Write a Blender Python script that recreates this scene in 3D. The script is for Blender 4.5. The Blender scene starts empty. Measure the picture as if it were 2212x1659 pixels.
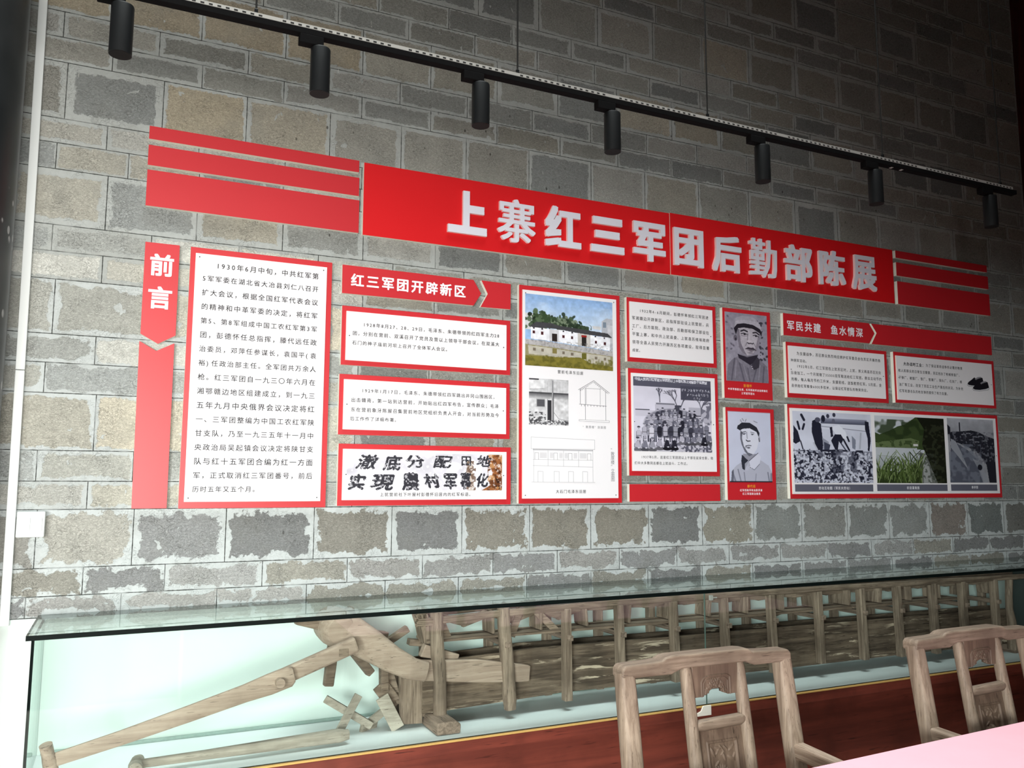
# Exhibition wall of an old ancestral hall: camera, light, setting, boards, showcase, chairs.
import bpy, bmesh, math, random
import numpy as np
from mathutils import Vector, Matrix

random.seed(11)
RNG = np.random.default_rng(5)
SC = bpy.context.scene
COL = SC.collection

# ------------------------------------------------------------------ camera, sky, light, exposure
cam_data = bpy.data.cameras.new('camera')
cam = bpy.data.objects.new('camera', cam_data)
COL.objects.link(cam)
cam_data.sensor_width = 36.0
cam_data.lens = 36.0 * 1810.524 / 2212.0
cam_data.clip_start = 0.05
_r = Vector((0.90594247, -0.42338985, 0.00304616))
_u = Vector((-0.0525689, -0.1053389, 0.99304593))
_f = Vector((0.42012469, 0.89980262, 0.11768812))
cam.matrix_world = Matrix(((_r.x, _u.x, -_f.x, 0.0), (_r.y, _u.y, -_f.y, -3.35), (_r.z, _u.z, -_f.z, 1.5), (0, 0, 0, 1)))
SC.camera = cam

world = bpy.data.worlds.new('world')
SC.world = world
world.use_nodes = True
bg = world.node_tree.nodes['Background']
bg.inputs[0].default_value = (0.75, 0.85, 1.0, 1)
bg.inputs[1].default_value = 0.03

def area_light(name, loc, target, sx, sy, power, col):
    d = bpy.data.lights.new(name, 'AREA')
    d.shape = 'RECTANGLE'; d.size = sx; d.size_y = sy; d.energy = power; d.color = col
    o = bpy.data.objects.new(name, d); COL.objects.link(o)
    o.location = loc
    o.rotation_euler = (Vector(target) - Vector(loc)).to_track_quat('-Z', 'Y').to_euler()
    return o

# daylight of the courtyard outside the doorway the photographer stands in
area_light('courtyard_sky_light', (-5.8, -7.43, 2.05), (-5.8, 0.0, 2.05), 4.2, 1.11, 1290, (0.94, 1.0, 0.985))
area_light('courtyard_ground_light', (-1.05, -7.43, 1.02), (-1.05, 0.0, 1.02), 6.5, 2.04, 900, (1.0, 0.97, 0.91))
overhead_fill = area_light('added_overhead_light', (1.0, -1.55, 5.9), (1.0, -1.5, 0.0), 4.4, 1.6, 66, (0.93, 1.0, 0.99))  # added fill lamp, brightens the table and the showcase deck from above
overhead_fill.data.spread = math.radians(62)

SC.view_settings.view_transform = 'Standard'
SC.view_settings.look = 'None'
SC.view_settings.exposure = 0.06
SC.view_settings.gamma = 1.0
SC.view_settings.use_curve_mapping = False
try:
    SC.cycles.max_bounces = 8
    SC.cycles.transparent_max_bounces = 24
    SC.cycles.use_denoising = True
    SC.cycles.sample_clamp_indirect = 4.0
except Exception:
    pass

# ------------------------------------------------------------------ measured layout (metres; x along the wall, z up)
RECT = {'stripeA': [0.0393, 0.8463, 2.7885, 2.8395], 'stripeB': [0.0395, 0.8482, 2.6861, 2.7652], 'stripeC': [0.0399, 0.8506, 2.5285, 2.6683], 'banL': [0.8676, 2.4147, 2.5239, 2.8358], 'banR': [2.4185, 3.9642, 2.5254, 2.8391], 'R1': [3.9889, 4.7767, 2.7966, 2.8394], 'R2': [3.9895, 4.7812, 2.6917, 2.7703], 'R3': [3.9907, 4.7828, 2.5259, 2.6594], 'big': [0.2057, 0.7454, 1.4046, 2.3902], 'p1928': [0.7907, 1.545, 1.9743, 2.2176], 'p1929': [0.7874, 1.5435, 1.6921, 1.9366], 'slogan': [0.7916, 1.5495, 1.4093, 1.6557], 'house': [1.5883, 2.1177, 1.4122, 2.3875], 'p1932': [2.1573, 2.685, 2.0759, 2.3865], 'group': [2.1597, 2.687, 1.5375, 2.0442], 'small': [2.1595, 2.6857, 1.4173, 1.498], 'por1': [2.7285, 3.0394, 1.9284, 2.389], 'por2': [2.7318, 3.0429, 1.4214, 1.8821], 'zhi': [3.1395, 3.8761, 1.95, 2.2435], 'da': [3.929, 4.7824, 1.9566, 2.2456], 'long': [3.1351, 4.7839, 1.426, 1.915]}
INSET = {'big': [0.2241, 0.7237, 1.4286, 2.3669], 'p1928': [0.8083, 1.5249, 1.9941, 2.1955], 'p1929': [0.8051, 1.5244, 1.713, 1.9154], 'slogan': [0.8089, 1.5272, 1.4317, 1.6351], 'house': [1.6042, 2.0961, 1.4341, 2.3659], 'p1932': [2.1712, 2.6619, 2.0965, 2.3659], 'group': [2.175, 2.6654, 1.5594, 2.0218], 'zhi': [3.1525, 3.8516, 1.973, 2.2235], 'da': [3.9444, 4.7557, 1.9739, 2.2242], 'long': [3.149, 4.7592, 1.4497, 1.8947]}
PICS = {'slogan_photo': [0.825, 1.5055, 1.4697, 1.6225], 'house_photo': [1.6165, 2.074, 2.0231, 2.3493], 'sketch': [1.6355, 1.8353, 1.7597, 1.9666], 'section': [1.8771, 2.0619, 1.7784, 1.9784], 'elevation': [1.6391, 1.9779, 1.5022, 1.7082], 'group_photo': [2.1847, 2.639, 1.6528, 2.0054], 'portrait_one': [2.7435, 3.0154, 2.0162, 2.3689], 'portrait_two': [2.7454, 3.0181, 1.5088, 1.8633], 'labour': [3.1625, 3.7229, 1.5073, 1.8797], 'field': [3.7513, 4.3049, 1.5076, 1.878], 'march': [4.3327, 4.7339, 1.5119, 1.8843], 'bar1': [3.1641, 3.7191, 1.4621, 1.4995], 'bar2': [3.7496, 4.3059, 1.4641, 1.5008], 'bar3': [4.3367, 4.7356, 1.4649, 1.5019], 'shoes': [4.5244, 4.7259, 2.0436, 2.1508]}
TEXT = {'big': [['1930年6月中旬，中共红军第', 0.3005, 0.6935, 2.3252], ['5军军委在湖北省大冶县刘仁八召开', 0.2525, 0.6933, 2.272], ['扩大会议，根据全国红军代表会议', 0.2524, 0.6933, 2.2174], ['的精神和中革军委的决定，将红军', 0.2523, 0.6932, 2.163], ['第5、第8军组成中国工农红军第3军', 0.2523, 0.6931, 2.1088], ['团，彭德怀任总指挥，滕代远任政', 0.2522, 0.693, 2.0548], ['治委员，邓萍任参谋长，袁国平(袁', 0.2521, 0.6929, 2.001], ['裕)任政治部主任。全军团共万余人', 0.252, 0.6929, 1.9475], ['枪。红三军团自一九三〇年六月在', 0.2519, 0.6928, 1.8941], ['湘鄂赣边地区组建成立，到一九三', 0.2518, 0.6927, 1.841], ['五年九月中央俄界会议决定将红', 0.2517, 0.6926, 1.788], ['一、三军团整编为中国工农红军陕', 0.2516, 0.6926, 1.7353], ['甘支队，乃至一九三五年十一月中', 0.2516, 0.6925, 1.6828], ['央政治局吴起镇会议决定将陕甘支', 0.2515, 0.6924, 1.6304], ['队与红十五军团合编为红一方面', 0.2514, 0.6923, 1.5783], ['军，正式取消红三军团番号，前后', 0.2513, 0.6922, 1.5264], ['历时五年又五个月。', 0.2512, 0.4903, 1.4749]], 'p1928': [['1928年8月27、28、29日，毛泽东、朱德带领的红四军主力28', 0.8788, 1.4916, 2.1446], ['团，分别在营前、双溪召开了党员及营以上领导干部会议，在双溪大', 0.8355, 1.4907, 2.1064], ['石门的神子庙前河坝上召开了全体军人会议。', 0.835, 1.2586, 2.0671]], 'p1929': [['1929年1月17日，毛泽东、朱德带领红四军跳出井冈山围困区，', 0.8791, 1.4809, 1.8728], ['出击赣南，第一站到达营前，开始贴出红四军布告，宣传群众；毛泽', 0.8356, 1.4895, 1.8332], ['东在营前象牙陈屋召集营前地区党组织负责人开会，对当前形势及今', 0.836, 1.4917, 1.7939], ['后工作作了详细布署。', 0.8339, 1.0383, 1.7575]], 'slogan': [['上犹营前社下叶屋村彭德怀旧居内的红军标语。', 0.9643, 1.3706, 1.4533]], 'house': [['营前毛泽东旧居', 1.7801, 1.9151, 2.0031], ['大石门毛泽东旧居', 1.7696, 1.9255, 1.4644]], 'hand': [['“敦厚楼”剖面图', 1.9088, 2.0334, 1.7572]], 'p1932': [['1932年4-6月期间，彭德怀率领红三军团进', 2.227, 2.6369, 2.3255], ['军湘赣边开辟新区，总指挥部驻设上犹营前，兵', 2.1833, 2.6389, 2.2875], ['工厂、后方医院、政治部、后勤部和保卫部设在', 2.1833, 2.6387, 2.2486], ['平富上寨，和中共上犹县委、上犹县苏维埃政府', 2.1832, 2.6384, 2.2098], ['领导全县人民努力开展苏区各项建设，取得显著', 2.1832, 2.6382, 2.1711], ['成就。', 2.1826, 2.2375, 2.1313]], 'group': [['1937年5月，这是红三军团团以上干部在延安合影，他', 2.2248, 2.644, 1.6254], ['们中大多数同志都在上犹战斗、工作过。', 2.1866, 2.4983, 1.597]], 'group_head': [['中国人民抗日红军第三军团团以上干部纪念之地留影于延安城', 2.1845, 2.614, 1.9991]], 'por1n': [['彭德怀', 2.8511, 2.9055, 1.996]], 'por1': [['中革军委副主席、红军西路军总指挥兼红', 2.7507, 3.0077, 1.975], ['三军团军团长', 2.8355, 2.9211, 1.9565]], 'por2n': [['滕代远', 2.8562, 2.9082, 1.4894]], 'por2': [['红军西路军政治委员兼', 2.8087, 2.9518, 1.4693], ['红三军团政治委员', 2.8244, 2.9388, 1.4517]], 'head1': [['红三军团开辟新区', 0.8256, 1.3355, 2.3278]], 'head3': [['军民共建\u3000鱼水情深', 3.1525, 3.7055, 2.3337]], 'zhi': [['为支援战争，苏区群众热烈响应拥护红军委员会在苏区开展的各', 3.2081, 3.821, 2.1855], ['种拥军活动。', 3.1666, 3.2852, 2.1473], ['1932年5月，红三军团在上犹苏区时，上犹、崇义两县苏区妇女', 3.207, 3.8214, 2.1173], ['日夜加工，一个月就做了35000双军鞋送给红三军团。群众主动节约', 3.1634, 3.8235, 2.0811], ['用粮，每人每月节约三升米，支援前线，送饭慰劳红军。5月底，全', 3.1643, 3.8212, 2.0472], ['县供给红军粮食6000多担米，以保证红军部队的物资供应。', 3.1643, 3.7245, 2.0133]], 'da_t': [['大办战时工业：', 4.0014, 4.1752, 2.181]], 'da': [['为了保证革命战争所必需的物资', 4.1829, 4.4928, 2.1821], ['和人民群众的日常生活需要，苏区创办了枪械修造厂、', 3.9572, 4.4762, 2.1403], ['子弹厂、被服厂、铁厂、智磺厂、锅头厂、石灰厂、榨', 3.9575, 4.483, 2.1007], ['油厂等工业，改变了苏区工业生产落后的状况，为补充', 3.9579, 4.4898, 2.061], ['红军和游击队的枪支弹药提供了有力支援。', 3.958, 4.3661, 2.025]], 'long': [['劳动互助图（军民共劳动）', 3.3255, 3.5593, 1.4801], ['农田灌溉图', 3.9767, 4.0772, 1.4818], ['春耕图', 4.5096, 4.5666, 1.4856]]}
TITLE = [['上', 1.2396, 1.424, 2.5838, 2.7788], ['寨', 1.4766, 1.6653, 2.5754, 2.7761], ['红', 1.7148, 1.9041, 2.5827, 2.7766], ['三', 1.957, 2.1412, 2.5857, 2.7587], ['军', 2.1942, 2.3803, 2.5728, 2.7669], ['团', 2.4315, 2.6111, 2.5743, 2.7663], ['后', 2.6688, 2.8526, 2.5724, 2.7633], ['勤', 2.905, 3.0901, 2.5704, 2.7752], ['部', 3.1429, 3.3372, 2.5735, 2.7733], ['陈', 3.3867, 3.5799, 2.5769, 2.7731], ['展', 3.6306, 3.8157, 2.5759, 2.773]]
TAGCH = [['前', 0.0662, 0.1488, 2.2643, 2.3486], ['言', 0.0655, 0.1481, 2.1395, 2.225]]
POLYS = {'tag_top': [[0.0468, 2.3894], [0.1662, 2.3899], [0.1674, 2.0441], [0.108, 2.0087], [0.047, 2.0423]], 'tag_low': [[0.045, 2.0149], [0.1041, 1.9819], [0.1646, 2.0148], [0.1666, 1.4058], [0.0495, 1.4059]], 'head1': [[0.7873, 2.3877], [1.3671, 2.3853], [1.4041, 2.3271], [1.3682, 2.2709], [0.7881, 2.2689]], 'head1b': [[1.4048, 2.387], [1.5473, 2.3853], [1.5464, 2.2699], [1.4013, 2.2678], [1.4354, 2.3292]], 'head3': [[3.1283, 2.3959], [3.7517, 2.3927], [3.7914, 2.3395], [3.7483, 2.2794], [3.1276, 2.2778]], 'head3b': [[3.7681, 2.3927], [4.7756, 2.3955], [4.7739, 2.2819], [3.7652, 2.2772], [3.8076, 2.3415]]}
ROWZ = [1.038, 1.1084, 1.2038, 1.4044, 1.5026, 1.61, 1.8121, 1.92, 2.0231, 2.221, 2.323, 2.4204, 2.6271, 2.7254, 2.819, 3.0347, 3.1299, 3.2299]
JOINTS = {1: [-0.263, 0.033, 0.356, 0.686, 1.001, 1.318, 1.638, 1.962, 2.268, 2.582, 2.892, 3.221, 3.538, 3.865, 4.186, 4.496], 2: [-0.093, 0.173, 0.517, 0.844, 1.159, 1.477, 1.789, 2.113, 2.435, 2.748, 3.075, 3.394, 3.714, 4.034, 4.357, 4.672], 3: [-0.246, 0.06, 0.378, 0.708, 1.024, 1.332, 1.652, 1.962, 2.277, 2.589, 2.908, 3.224, 3.545, 3.857, 4.177, 4.495, 4.814], 4: [-0.095], 5: [-0.258], 6: [-0.085], 7: [-0.253], 8: [-0.098], 9: [-0.239], 10: [-0.092], 11: [-0.259, 0.068], 12: [-0.091, 0.224, 0.548], 13: [-0.264, 0.225, 0.543], 14: [-0.103, 0.547], 15: [-0.246, 0.083, 0.391, 0.725, 1.033, 1.335, 1.648, 1.979, 2.286], 16: [-0.1, 0.218, 0.532], 17: [-0.268, 0.059, 0.389], 18: [0.209, 0.534, 0.856, 1.163, 1.485, 1.8]}


# ------------------------------------------------------------------ helpers
def lin(r, g, b):
    f = lambda c: (c / 12.92 if c <= 0.04045 else ((c + 0.055) / 1.055) ** 2.4)
    return (f(r / 255.0), f(g / 255.0), f(b / 255.0), 1.0)

class MB:
    """collects simple solids and links them as ONE mesh object"""
    def __init__(self):
        self.v = []; self.f = []; self.m = []
    def add(self, vs, fs, m=0):
        o = len(self.v)
        self.v.extend([tuple(p) for p in vs])
        for f in fs:
            self.f.append([i + o for i in f]); self.m.append(m)
        return self
    def box(self, x0, x1, y0, y1, z0, z1, m=0):
        vs = [(x0, y0, z0), (x1, y0, z0), (x1, y1, z0), (x0, y1, z0), (x0, y0, z1), (x1, y0, z1), (x1, y1, z1), (x0, y1, z1)]
        return self.add(vs, [(0, 3, 2, 1), (4, 5, 6, 7), (0, 1, 5, 4), (1, 2, 6, 5), (2, 3, 7, 6), (3, 0, 4, 7)], m)
    def prism(self, poly, y0, y1, m_front=0, m_side=None, m_back=None):
        """polygon in (x,z), extruded from y0 (front) to y1 (back)"""
        if m_side is None: m_side = m_front
        if m_back is None: m_back = m_side
        a = sum(poly[i][0] * poly[(i + 1) % len(poly)][1] - poly[(i + 1) % len(poly)][0] * poly[i][1] for i in range(len(poly)))
        if a < 0: poly = poly[::-1]
        n = len(poly)
        fr = [(x, y0, z) for x, z in poly]; bk = [(x, y1, z) for x, z in poly]
        o = len(self.v); self.v.extend(fr + bk)
        self.f.append([o + i for i in range(n)]); self.m.append(m_front)
        self.f.append([o + n + i for i in range(n)][::-1]); self.m.append(m_back)
        for i in range(n):
            j = (i + 1) % n
            self.f.append([o + i, o + n + i, o + n + j, o + j]); self.m.append(m_side)
        return self
    def tube(self, pts, rad, n=14, m=0, flat=(1.0, 1.0), up=(0, 0, 1), power=2.0):
        """swept closed tube with (super)elliptic section; rad per point or one number"""
        pts = [Vector(p) for p in pts]
        k = len(pts)
        rr = rad if isinstance(rad, (list, tuple)) else [rad] * k
        o = len(self.v)
        for i, p in enumerate(pts):
            t = (pts[min(i + 1, k - 1)] - pts[max(i - 1, 0)]).normalized()
            U = Vector(up)
            if abs(t.dot(U)) > 0.95: U = Vector((0, 1, 0)) if abs(t.y) < 0.9 else Vector((1, 0, 0))
            a = t.cross(U).normalized(); b = a.cross(t).normalized()
            for j in range(n):
                th = 2 * math.pi * (j + 0.5) / n
                c, s = math.cos(th), math.sin(th)
                c = math.copysign(abs(c) ** (2.0 / power), c); s = math.copysign(abs(s) ** (2.0 / power), s)
                self.v.append(tuple(p + a * (rr[i] * flat[0] * c) + b * (rr[i] * flat[1] * s)))
        for i in range(k - 1):
            for j in range(n):
                q = (j + 1) % n
                self.f.append([o + i * n + j, o + i * n + q, o + (i + 1) * n + q, o + (i + 1) * n + j]); self.m.append(m)
        self.f.append([o + j for j in range(n)][::-1]); self.m.append(m)
        self.f.append([o + (k - 1) * n + j for j in range(n)]); self.m.append(m)
        return self
    def beam(self, p0, p1, w, h, m=0, up=(0, 0, 1), w1=None, h1=None):
        """square-cut timber between two points: w sideways, h along up"""
        p0 = Vector(p0); p1 = Vector(p1); t = (p1 - p0).normalized(); U = Vector(up)
        if abs(t.dot(U)) > 0.97: U = Vector((0, 1, 0))
        a = t.cross(U).normalized(); b = a.cross(t).normalized()
        w1 = w if w1 is None else w1; h1 = h if h1 is None else h1
        vs = []
        for p, ww, hh in ((p0, w, h), (p1, w1, h1)):
            for sa, sb in ((-1, -1), (1, -1), (1, 1), (-1, 1)):
                vs.append(p + a * (sa * ww / 2) + b * (sb * hh / 2))
        return self.add(vs, [(3, 2, 1, 0), (4, 5, 6, 7), (0, 1, 5, 4), (1, 2, 6, 5), (2, 3, 7, 6), (3, 0, 4, 7)], m)
    def lathe(self, c, prof, n=32, m=0):
        """prof: list of (radius, z) around the vertical axis through c"""
        o = len(self.v)
        for r, z in prof:
            for j in range(n):
                th = 2 * math.pi * j / n
                self.v.append((c[0] + r * math.cos(th), c[1] + r * math.sin(th), c[2] + z))
        for i in range(len(prof) - 1):
            for j in range(n):
                q = (j + 1) % n
                self.f.append([o + i * n + j, o + i * n + q, o + (i + 1) * n + q, o + (i + 1) * n + j]); self.m.append(m)
        self.f.append([o + j for j in range(n)][::-1]); self.m.append(m)
        self.f.append([o + (len(prof) - 1) * n + j for j in range(n)]); self.m.append(m)
        return self
    def build(self, name, mats, parent=None, bevel=0.0, smooth=False, seg=2):
        me = bpy.data.meshes.new(name)
        me.from_pydata(self.v, [], self.f)
        if not isinstance(mats, (list, tuple)): mats = [mats]
        for mt in mats: me.materials.append(mt)
        me.polygons.foreach_set('material_index', self.m)
        bm = bmesh.new(); bm.from_mesh(me); bmesh.ops.recalc_face_normals(bm, faces=bm.faces); bm.to_mesh(me); bm.free()
        if smooth:
            me.polygons.foreach_set('use_smooth', [True] * len(me.polygons))
            try: me.set_sharp_from_angle(angle=math.radians(40))
            except Exception: pass
        o = bpy.data.objects.new(name, me); COL.objects.link(o)
        put(o, parent)
        if bevel:
            md = o.modifiers.new('bevel', 'BEVEL'); md.width = bevel; md.segments = seg; md.limit_method = 'ANGLE'
            md.angle_limit = math.radians(35)
        return o

def put(o, parent):
    """child mesh is written in world metres: cancel the offset of its Empty"""
    if parent is not None:
        o.parent = parent
        if parent.type == 'EMPTY': o.location = -parent.location

def thing(name, label, cat, loc=(0, 0, 0), group=None):
    o = bpy.data.objects.new(name, None); COL.objects.link(o)
    o.empty_display_size = 0.05
    o.location = loc; o['label'] = label; o['category'] = cat
    if group: o['group'] = group
    return o

def tag(o, label, cat, group=None):
    o['label'] = label; o['category'] = cat
    if group: o['group'] = group
    return o

def struct(o, label=None):
    o['kind'] = 'structure'
    if label: o['label'] = label
    return o

def copy_thing(root, loc, rotz, label, group=None):
    r = root.copy(); COL.objects.link(r); r.location = loc; r.rotation_euler = (0, 0, rotz)
    r['label'] = label
    if group: r['group'] = group
    for ch in list(root.children):
        c = ch.copy(); COL.objects.link(c); c.parent = r
        for g in list(ch.children):
            d = g.copy(); COL.objects.link(d); d.parent = c
    return r

# ------------------------------------------------------------------ materials
class NT:
    def __init__(self, name):
        self.mat = bpy.data.materials.new(name); self.mat.use_nodes = True
        self.t = self.mat.node_tree; self.b = self.t.nodes['Principled BSDF']; self.out = self.t.nodes['Material Output']
    def n(self, kind, **kw):
        nd = self.t.nodes.new(kind)
        for k, v in kw.items():
            if k.startswith('i_'):
                key = k[2:]
                nd.inputs[int(key) if key.isdigit() else key.replace('_', ' ')].default_value = v
            else: setattr(nd, k, v)
        return nd
    def l(self, a, b): self.t.links.new(a, b)
    def math(self, op, a, b=None, clamp=False):
        nd = self.t.nodes.new('ShaderNodeMath'); nd.operation = op; nd.use_clamp = clamp
        for i, x in enumerate((a, b)):
            if x is None: continue
            if isinstance(x, (int, float)): nd.inputs[i].default_value = x
            else: self.l(x, nd.inputs[i])
        return nd.outputs[0]
    def mix(self, f, a, b, blend='MIX'):
        nd = self.t.nodes.new('ShaderNodeMix'); nd.data_type = 'RGBA'; nd.blend_type = blend
        for s, x in ((nd.inputs[0], f), (nd.inputs[6], a), (nd.inputs[7], b)):
            if isinstance(x, (int, float)): s.default_value = x
            elif isinstance(x, (tuple, list)): s.default_value = x
            else: self.l(x, s)
        return nd.outputs[2]
    def ramp(self, f, stops):
        nd = self.t.nodes.new('ShaderNodeValToRGB')
        e = nd.color_ramp.elements
        while len(e) < len(stops): e.new(0.5)
        for k, (pos, c) in enumerate(stops):
            e[k].position = pos; e[k].color = c if len(c) == 4 else (c[0], c[1], c[2], 1)
        self.l(f, nd.inputs[0]); return nd.outputs[0]
    def smooth(self, x, lo, hi):
        nd = self.t.nodes.new('ShaderNodeMapRange'); nd.interpolation_type = 'SMOOTHSTEP'
        for i, v in ((1, lo), (2, hi)):
            if isinstance(v, (int, float)): nd.inputs[i].default_value = v
            else: self.l(v, nd.inputs[i])
        self.l(x, nd.inputs[0]); return nd.outputs[0]
    def noise(self, vec, scale, detail=4, rough=0.6, dist=0.0):
        nd = self.n('ShaderNodeTexNoise', i_Scale=scale, i_Detail=detail, i_Roughness=rough, i_Distortion=dist)
        if vec is not None: self.l(vec, nd.inputs['Vector'])
        return nd.outputs[0]
    def scaled(self, vec, s):
        nd = self.t.nodes.new('ShaderNodeMapping'); nd.inputs['Scale'].default_value = s
        self.l(vec, nd.inputs['Vector']); return nd.outputs[0]
    def bump(self, h, strength, dist):
        nd = self.n('ShaderNodeBump', i_Strength=strength, i_Distance=dist)
        self.l(h, nd.inputs['Height']); self.l(nd.outputs[0], self.b.inputs['Normal'])
    def coords(self):
        return self.t.nodes.new('ShaderNodeTexCoord').outputs['Object']

def plain(name, col, rough=0.5, vary=0.06, scale=25.0, spec=0.5, metal=0.0, bump=0.0):
    m = NT(name); co = m.coords()
    n = m.noise(co, scale)
    c0 = tuple(c * (1 - vary) for c in col[:3]) + (1,); c1 = tuple(min(1, c * (1 + vary)) for c in col[:3]) + (1,)
    m.l(m.mix(n, c0, c1), m.b.inputs['Base Color'])
    m.b.inputs['Roughness'].default_value = rough; m.b.inputs['Specular IOR Level'].default_value = spec
    m.b.inputs['Metallic'].default_value = metal
    if bump: m.bump(n, 0.4, bump)
    return m.mat

def wood(name, light, dark, axis='x', grain=18.0, rough=0.75, spec=0.25, flake=None, bump=0.0015):
    """weathered timber, grain running along one object axis"""
    m = NT(name); co = m.coords()
    s = {'x': (0.06, 1, 1), 'y': (1, 0.06, 1), 'z': (1, 1, 0.06)}[axis]
    g = m.noise(m.scaled(co, s), grain * 4, 6, 0.65, 0.6)
    big = m.noise(co, 4.5, 4, 0.6)
    fine = m.noise(m.scaled(co, tuple(q * 1.0 for q in s)), grain * 14, 3, 0.6)
    col = m.mix(m.smooth(g, 0.30, 0.72), dark, light)
    col = m.mix(m.math('MULTIPLY', m.smooth(big, 0.42, 0.70), 0.55), col, tuple(c * 0.62 for c in dark[:3]) + (1,))
    crack = m.smooth(fine, 0.30, 0.38)
    col = m.mix(crack, tuple(c * 0.45 for c in dark[:3]) + (1,), col)
    if flake:
        fl = m.noise(m.scaled(co, tuple(0.12 if q < 1 else q for q in s)), 34, 5, 0.65, 0.5)
        band = m.noise(m.scaled(co, tuple(0.3 if q < 1 else q for q in s)), 5.0, 2)
        k = m.math('MULTIPLY', m.smooth(fl, 0.56, 0.62), m.smooth(band, 0.46, 0.58))
        col = m.mix(k, col, flake)
    m.l(col, m.b.inputs['Base Color'])
    m.b.inputs['Roughness'].default_value = rough; m.b.inputs['Specular IOR Level'].default_value = spec
    m.bump(m.math('ADD', g, m.math('MULTIPLY', fine, 0.5)), 0.5, bump)
    return m.mat

def glass_mat(name, tint):
    m = NT(name); t = m.t
    t.nodes.remove(m.b)
    geo = m.n('ShaderNodeNewGeometry')
    dp = m.n('ShaderNodeVectorMath', operation='DOT_PRODUCT')
    m.l(geo.outputs['Normal'], dp.inputs[0]); m.l(geo.outputs['Incoming'], dp.inputs[1])
    c = m.math('ABSOLUTE', dp.outputs['Value'])
    f = m.math('POWER', m.math('SUBTRACT', 1.0, c, True), 5.0)
    f = m.math('ADD', m.math('MULTIPLY', f, 0.95), 0.035, True)
    tr = m.n('ShaderNodeBsdfTransparent'); tr.inputs[0].default_value = tint
    gl = m.n('ShaderNodeBsdfGlossy'); gl.inputs['Color'].default_value = (0.95, 1, 0.98, 1); gl.inputs['Roughness'].default_value = 0.02
    mx = m.n('ShaderNodeMixShader')
    m.l(f, mx.inputs[0]); m.l(tr.outputs[0], mx.inputs[1]); m.l(gl.outputs[0], mx.inputs[2]); m.l(mx.outputs[0], m.out.inputs['Surface'])
    return m.mat

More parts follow.
